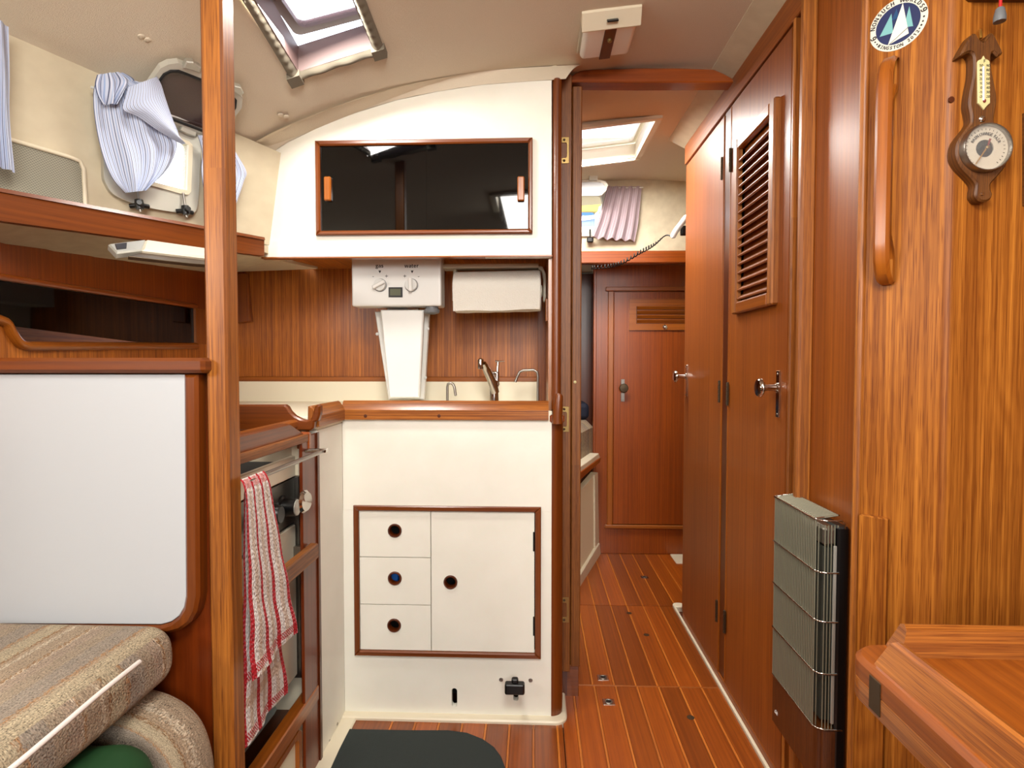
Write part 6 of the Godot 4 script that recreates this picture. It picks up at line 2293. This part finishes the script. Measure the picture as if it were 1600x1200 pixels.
func build_sticker() -> void:
	var th := thing("round_sticker", "round blue and white sailing sticker with ring lettering, above the teak grab rail", "sticker")
	var pl := Plane(Vector3(-1, 0, 1).normalized(), Vector3(0.604, 0, -1.080))
	var c := pp(1403, 38, pl)
	var xf := pl_xf(pl, c, Vector3(1, 0, 1))
	var r := 0.0440
	var g := G.new()
	g.xf = xf
	obj("disc", g.prism(circle(Vector2.ZERO, r, 48), 0.0002, 0.0010, 0.0002), M.sticker, th)
	g = G.new()
	g.xf = xf
	obj("field", g.prism(circle(Vector2.ZERO, r * 0.76, 48), 0.001, 0.0013, 0.0), M.sail_navy, th)
	var tr := func(pts: Array, z0: float, m: Material, nm: String) -> void:
		var q := PackedVector2Array()
		for p in pts:
			q.append(Vector2(p[0], p[1]) * r)
		var gg := G.new()
		gg.xf = xf
		obj(nm, gg.prism(q, z0 - 0.0002, z0, 0.0), m, th)
	tr.call([[-0.22, 0.50], [-0.62, -0.25], [-0.15, -0.28]], 0.0015, M.sail_teal, "sail")
	tr.call([[-0.05, 0.62], [-0.22, 0.20], [0.02, 0.25]], 0.0015, M.sail_blue, "sail")
	tr.call([[0.38, 0.52], [0.20, -0.22], [0.52, -0.30]], 0.0015, M.sail_teal, "sail")
	tr.call([[0.16, 0.74], [-0.32, -0.70], [0.38, -0.52]], 0.0017, M.sail_white, "sail")
	tr.call([[-0.30, -0.69], [0.36, -0.26], [0.37, -0.29], [-0.27, -0.70]], 0.0019, M.grey_plastic, "boom_line")
	var arc_text := func(s: String, mid: float, step: float, em: float, top: bool) -> void:
		for i in s.length():
			if s[i] == " ":
				continue
			var an := mid + (i - (s.length() - 1) / 2.0) * step * (-1.0 if top else 1.0)
			var rot := an - PI / 2 if top else an + PI / 2
			var at := Transform3D(xf.basis * Basis(Vector3(0, 0, 1), rot), xf * Vector3(cos(an) * r * 0.875, sin(an) * r * 0.875, 0.0013))
			letters("lettering", s[i], em, at, M.ink, th, true)
	arc_text.call("NONSUCH WORLDS", deg_to_rad(97), deg_to_rad(11.2), 0.0095, true)
	arc_text.call("KINGSTON 2012", deg_to_rad(272), deg_to_rad(8.0), 0.0075, false)
	arc_text.call("9", deg_to_rad(12), 0.1, 0.013, true)
	arc_text.call("9", deg_to_rad(196), 0.1, 0.013, false)
	for q in [355.0, 344.0, 335.0, 327.0, 207.0, 216.0, 224.0]:
		var an := deg_to_rad(q)
		g = G.new()
		g.xf = xf
		obj("dot", g.prism(circle(Vector2(cos(an), sin(an)) * r * 0.87, 0.0016 - 0.0002 * absf(fmod(q, 10.0) - 5.0) * 0.5, 10), 0.001, 0.0014, 0.0), M.ink, th)

func build_barometer() -> void:
	var th := thing("barometer", "dark carved wooden barometer with a cream thermometer and round glass dial on the bulkhead", "barometer")
	var pts := [[1514, 58], [1522, 54], [1527, 62], [1533, 66], [1538, 62], [1544, 54], [1550, 55], [1558, 70], [1564, 84], [1556, 90], [1549, 84], [1546, 90], [1547, 110], [1552, 135], [1555, 158], [1552, 178], [1551, 192], [1560, 206], [1570, 222], [1573, 240], [1569, 260], [1556, 277], [1546, 288], [1545, 296], [1548, 304], [1545, 312], [1537, 316], [1528, 315], [1521, 308], [1521, 299], [1522, 289], [1513, 277], [1499, 262], [1491, 243], [1493, 224], [1503, 208], [1514, 193], [1514, 180], [1511, 164], [1513, 145], [1518, 120], [1519, 98], [1517, 87], [1511, 84], [1502, 88], [1499, 85]]
	var z := ZK
	var g := W()
	g.xf = Transform3D(Basis(), Vector3(0, 0, z))
	var loop := smooth2(px_loop(pts, z + 0.015), 3)
	obj("case", g.prism(loop, 0.0, 0.020, 0.0028), M.walnut, th)
	var zt := z + 0.020
	# thermometer
	g = G.new()
	g.prism(px_loop([[1535.5, 88], [1538, 93], [1543, 95], [1545, 98], [1545.5, 162], [1541, 166], [1536, 172], [1531, 166], [1526.5, 162], [1526, 98], [1528, 95], [1533, 93]], zt), zt - 0.001, zt + 0.003, 0.001)
	var sc := obj("thermometer", g, M.ivory, th)
	g = G.new()
	g.tube(PackedVector3Array([pz(1536.5, 104, zt + 0.004), pz(1536.8, 157, zt + 0.004)]), 0.0016, 8)
	obj("tube", g, M.mercury, sc)
	g = G.new()
	g.rbox(pz(1535, 161, zt + 0.002), pz(1538.8, 156, zt + 0.002) + Vector3(0, 0, 0.004), 0.0019, 4)
	obj("bulb", g, M.crimson, sc)
	for k in 8:
		for s in 2:
			var nm := str(110 - k * 10 - 20) if s == 1 else str(50 - k * 10)
			letters("scale_number", nm, 0.0055, Transform3D(Basis(), pz(1531.0 if s == 0 else 1541.5, 104.0 + k * 6.9, zt) + Vector3(0, 0, 0.0032)), M.ink, sc)
	letters("scale_number", "F", 0.007, Transform3D(Basis(), pz(1536, 97, zt) + Vector3(0, 0, 0.0032)), M.ink, sc)
	g = G.new()
	g.xf = up_to(Vector3(0, 0, 1), pz(1534.5, 186, zt))
	obj("screw_cap", g.lathe(PackedVector2Array([Vector2(0.0052, 0), Vector2(0.0052, 0.001), Vector2(0.003, 0.003), Vector2(0, 0.0032)]), 16), M.chrome, th)
	# dial
	var dc := pz(1536.5, 233, zt)
	var r := 0.0385
	g = G.new()
	g.xf = up_to(Vector3(0, 0, 1), dc)
	obj("bezel", g.lathe(PackedVector2Array([Vector2(r, 0), Vector2(r, 0.009), Vector2(r * 0.975, 0.012), Vector2(r * 0.94, 0.012), Vector2(r * 0.92, 0.009), Vector2(r * 0.92, 0.0)]), 40), M.steel, th)
	g = G.new()
	g.xf = up_to(Vector3(0, 0, 1), dc)
	var face := obj("dial_face", g.lathe(PackedVector2Array([Vector2(r * 0.93, 0.004), Vector2(r * 0.36, 0.003), Vector2(r * 0.36, 0.0)]), 40), M.dial, th)
	g = G.new()
	g.xf = up_to(Vector3(0, 0, 1), dc)
	obj("movement", g.lathe(PackedVector2Array([Vector2(r * 0.36, 0.001), Vector2(r * 0.15, 0.002), Vector2(0, 0.002)]), 24), M.black, th)
	g = G.new()
	g.xf = Transform3D(Basis(), dc + Vector3(0, 0, 0.0075))
	g.prism(PackedVector2Array([Vector2(0.001, 0.0), Vector2(-0.0165, -0.027), Vector2(-0.0176, -0.0262), Vector2(-0.001, 0.001)]), 0.0, 0.0008, 0.0)
	obj("needle", g, M.gold, th)
	g = G.new()
	g.xf = Transform3D(Basis(), dc + Vector3(0, 0, 0.0077))
	g.prism(PackedVector2Array([Vector2(-0.001, 0.0), Vector2(0.003, 0.014), Vector2(0.006, 0.013), Vector2(0.001, 0.0)]), 0.0, 0.0008, 0.0)
	obj("set_hand", g, M.crimson, th)
	g = G.new()
	g.xf = up_to(Vector3(0, 0, 1), dc + Vector3(0, 0, 0.0068))
	obj("hub", g.lathe(PackedVector2Array([Vector2(0.0028, 0), Vector2(0.0028, 0.003), Vector2(0, 0.004)]), 12), M.brass, th)
	for k in 25:
		var an := deg_to_rad(-50.0 + 280.0 * k / 24.0)
		g = G.new()
		g.xf = Transform3D(Basis(Vector3(0, 0, 1), an), dc + Vector3(cos(an), sin(an), 0) * r * 0.78 + Vector3(0, 0, 0.0042))
		obj("tick", g.box(Vector3(-0.0014, -0.0003, 0), Vector3(0.0014, 0.0003, 0.0004), 0.0), M.ink, face)
	var words := [["RAIN", 140.0], ["CHANGE", 90.0], ["FAIR", 40.0]]
	for q in words:
		var s: String = q[0]
		for i in s.length():
			var an := deg_to_rad(q[1] - (i - (s.length() - 1) / 2.0) * 9.0)
			letters("lettering", s[i], 0.0065, Transform3D(Basis(Vector3(0, 0, 1), an - PI / 2), dc + Vector3(cos(an), sin(an), 0) * r * 0.60 + Vector3(0, 0, 0.0048)), M.ink, face)
	g = G.new()
	g.xf = up_to(Vector3(0, 0, 1), dc + Vector3(0, 0, 0.010))
	obj("glass", g.lathe(PackedVector2Array([Vector2(r * 0.93, 0.0), Vector2(r * 0.6, 0.0035), Vector2(r * 0.3, 0.0052), Vector2(0, 0.0056)]), 32), M.glass, th)
	g = G.new()
	g.xf = up_to(Vector3(0, 0, 1), pz(1534, 303, zt))
	obj("button", g.lathe(PackedVector2Array([Vector2(0.0035, 0), Vector2(0.0028, 0.0015), Vector2(0, 0.002)]), 14), M.walnut, th)
	g = G.new()
	g.tube(PackedVector3Array([pz(1531.5, 47, z + 0.004), pz(1532, 52, z + 0.016), pz(1532.5, 60, z + 0.018)]), 0.0022, 8)
	obj("hook", g, M.gold, th)

func build_cabin_heater() -> void:
	var th := thing("cabin_heater", "flat cabin heater behind a chromed wire guard on the side wall, with a wood-look base", "heater")
	var z0 := -1.322
	var z1 := -1.118
	var xw := XR - 0.004
	var xo := 0.548
	var yt := px_(1213, 776, xo).y
	var yk := px_(1209, 1054, xo).y
	var yb := px_(1208, 1127, xo).y
	var n := 0.016
	bx("back_box", Vector3(xo + 0.034, yb + 0.02, z0 + 0.008), Vector3(xw + 0.008, yt - 0.012, z1 + 0.002), M.black, th, 1, 0.004)
	bx("burner_plate", Vector3(xo + 0.014, yk + 0.01, z0 + 0.012), Vector3(xo + 0.034, yt - 0.055, z1 - 0.014), M.burner, th, 1, 0.002)
	bx("top_reflector", Vector3(xo + 0.010, yt - 0.052, z0 + 0.01), Vector3(xo + 0.036, yt - 0.014, z1 - 0.004), M.steel, th, 2, 0.008)
	bx("side_rod", Vector3(xo + 0.028, yk + 0.01, z1 - 0.006), Vector3(xo + 0.034, yt - 0.05, z1 - 0.001), M.alu, th, 1, 0.002)
	var g := W()
	var base := plan_g(2, 0)
	var o := PackedVector2Array([Vector2(xw, -z0), Vector2(xo, -z0), Vector2(xo, -z1 + n), Vector2(xo + 0.004, -z1 + n * 0.45), Vector2(xo + n, -z1), Vector2(xw, -z1)])
	base.prism(o, yb, yk, 0.003)
	obj("base", base, M.burl, th)
	g = G.new()
	g.tube(PackedVector3Array([Vector3(xo - 0.001, yk, z0), Vector3(xo - 0.001, yk, z1 - n), Vector3(xo + 0.004, yk, z1 - n * 0.4), Vector3(xo + n, yk, z1 + 0.001), Vector3(xw, yk, z1 + 0.001)]), 0.0018, 8)
	obj("base_trim", g, M.chrome, th)
	# guard: upright wires in front, wires over the top, four cross wires
	var gd := G.new()
	var nz := 26
	for k in nz + 1:
		var z := lerpf(z0, z1 - n, k / float(nz))
		gd.tube(PackedVector3Array([Vector3(xo, yk, z), Vector3(xo, yt - 0.004, z), Vector3(xo + 0.004, yt, z), Vector3(xw - 0.006, yt + 0.006, z)]), 0.0016, 5)
	for k in 6:
		var x := lerpf(xo + 0.006, xw - 0.012, k / 5.0)
		gd.tube(PackedVector3Array([Vector3(x, yk, z1 - n * (1.0 if k == 0 else 0.2)), Vector3(x, yt - 0.010, z1 - n * (1.0 if k == 0 else 0.2))]), 0.0012, 5)
	var gm := obj("wire_guard", gd, M.mesh_grey, th)
	gm.set_meta("kind", "stuff")
	var ys := [yt - 0.001, px_(1211, 845, xo).y, px_(1210, 910, xo).y, px_(1209, 979, xo).y]
	for k in 4:
		var y: float = ys[k]
		g = G.new()
		g.tube(PackedVector3Array([Vector3(xo - 0.002, y, z0 - 0.001), Vector3(xo - 0.002, y, z1 - n), Vector3(xo + 0.005, y, z1 - n * 0.3), Vector3(xo + n, y, z1), Vector3(xw - 0.006, y, z1), Vector3(xw - 0.001, y - 0.006, z1), Vector3(xw - 0.001, y - (0.075 if k == 0 else 0.03), z1)]), 0.0018, 8)
		obj("cross_wire", g, M.chrome, th)
	g = G.new()
	g.tube(PackedVector3Array([Vector3(xo, yt, z0), Vector3(xw - 0.006, yt + 0.006, z0), Vector3(xw - 0.004, yt + 0.006, z1 - n), Vector3(xo, yt, z1 - n)]), 0.0018, 8)
	obj("top_wire", g, M.chrome, th)
	# small badge low on the base
	letters("badge", "clé", 0.012, Transform3D(face_x(), Vector3(xo - 0.0008, px_(1216, 1124, xo).y + 0.010, z0 + 0.022)), M.mercury, th)

func build_table() -> void:
	var th := thing("table", "varnished teak table with raised fiddles and a brass hinge in its edge, lower right corner", "table")
	var yt := 0.668
	var yb := 0.616
	var zb := -0.757
	var xl := 0.402
	var g := plan_g(1, 0)
	var far := 0.30
	var o := PackedVector2Array([Vector2(1.35, -far), Vector2(xl, -far)])
	for k in 7:
		o.append(Vector2(xl + 0.042, -zb - 0.042) + Vector2.from_angle(PI - PI / 2 * k / 6.0) * 0.042)
	o.append(Vector2(1.35, -zb))
	g.prism(o, yb + 0.0265, yt, 0.006)
	obj("top_board", g, M.door, th)
	var g2 := plan_g(1, 0)
	g2.prism(g.inset(o, 0.002) if false else o, yb, yb + 0.0255, 0.001)
	obj("under_board", g2, M.rail, th)
	# fiddles: bevelled bars standing on the top
	g = W(2)
	g.xf = Transform3D(Basis(Vector3(1, 0, 0), Vector3.UP, Vector3(0, 0, 1)), Vector3.ZERO)
	var zs := -0.715
	var xa := xl + 0.010
	# left fiddle, slanted far end
	var q := [Vector3(xa, yt, zs + 0.012), Vector3(xa + 0.012, yt + 0.030, zs + 0.022), Vector3(xa + 0.020, yt + 0.033, zs + 0.024), Vector3(xa + 0.030, yt + 0.028, zs + 0.02), Vector3(xa + 0.034, yt, zs + 0.006)]
	var nn := -far
	for i in 5:
		var j := (i + 1) % 5
		var a: Vector3 = q[i]; var b: Vector3 = q[j]
		var mid := (a + b) / 2 - Vector3(xa + 0.017, yt + 0.012, 0)
		g.flat(a, b, Vector3(b.x, b.y, far), Vector3(a.x, a.y, far), Vector3(mid.x, mid.y, 0))
	g.flat(q[0], q[1], q[3], q[4], Vector3(0, 0.3, -1))
	g.tri(q[1], q[2], q[3], Vector3(0, 0.3, -1), Vector3(0, 0.3, -1), Vector3(0, 0.3, -1))
	obj("fiddle", g, M.rail, th)
	g = W(0)
	var zz := zb + 0.012
	var x0 := xl + 0.052
	q = [Vector3(x0, yt, zz + 0.026), Vector3(x0 + 0.012, yt + 0.030, zz + 0.016), Vector3(x0 + 0.014, yt + 0.034, zz + 0.008), Vector3(x0 + 0.014, yt + 0.031, zz), Vector3(x0, yt, zz - 0.006)]
	for i in 5:
		var j := (i + 1) % 5
		var a: Vector3 = q[i]; var b: Vector3 = q[j]
		var mid := (a + b) / 2 - Vector3(0, yt + 0.012, zz + 0.01)
		g.flat(a, b, Vector3(1.35, b.y, b.z), Vector3(1.35, a.y, a.z), Vector3(0, mid.y, mid.z))
	g.flat(q[0], q[1], q[3], q[4], Vector3(-1, 0.3, 0))
	g.tri(q[1], q[2], q[3], Vector3(-1, 0.3, 0), Vector3(-1, 0.3, 0), Vector3(-1, 0.3, 0))
	obj("fiddle", g, M.rail, th)
	var hc := px_(1367, 1101, xl)
	bx("hinge", Vector3(xl - 0.0012, yb + 0.004, hc.z - 0.011), Vector3(xl + 0.004, yb + 0.044, hc.z + 0.011), M.bronze, th, 1, 0.0006)
	bx("pedestal", Vector3(0.85, 0.0, -0.42), Vector3(0.93, yb, -0.34), M.red, th, 1, 0.004)
	bx("bearer", Vector3(0.60, yb - 0.03, -0.44), Vector3(1.2, yb, -0.32), M.red, th, 0, 0.004)
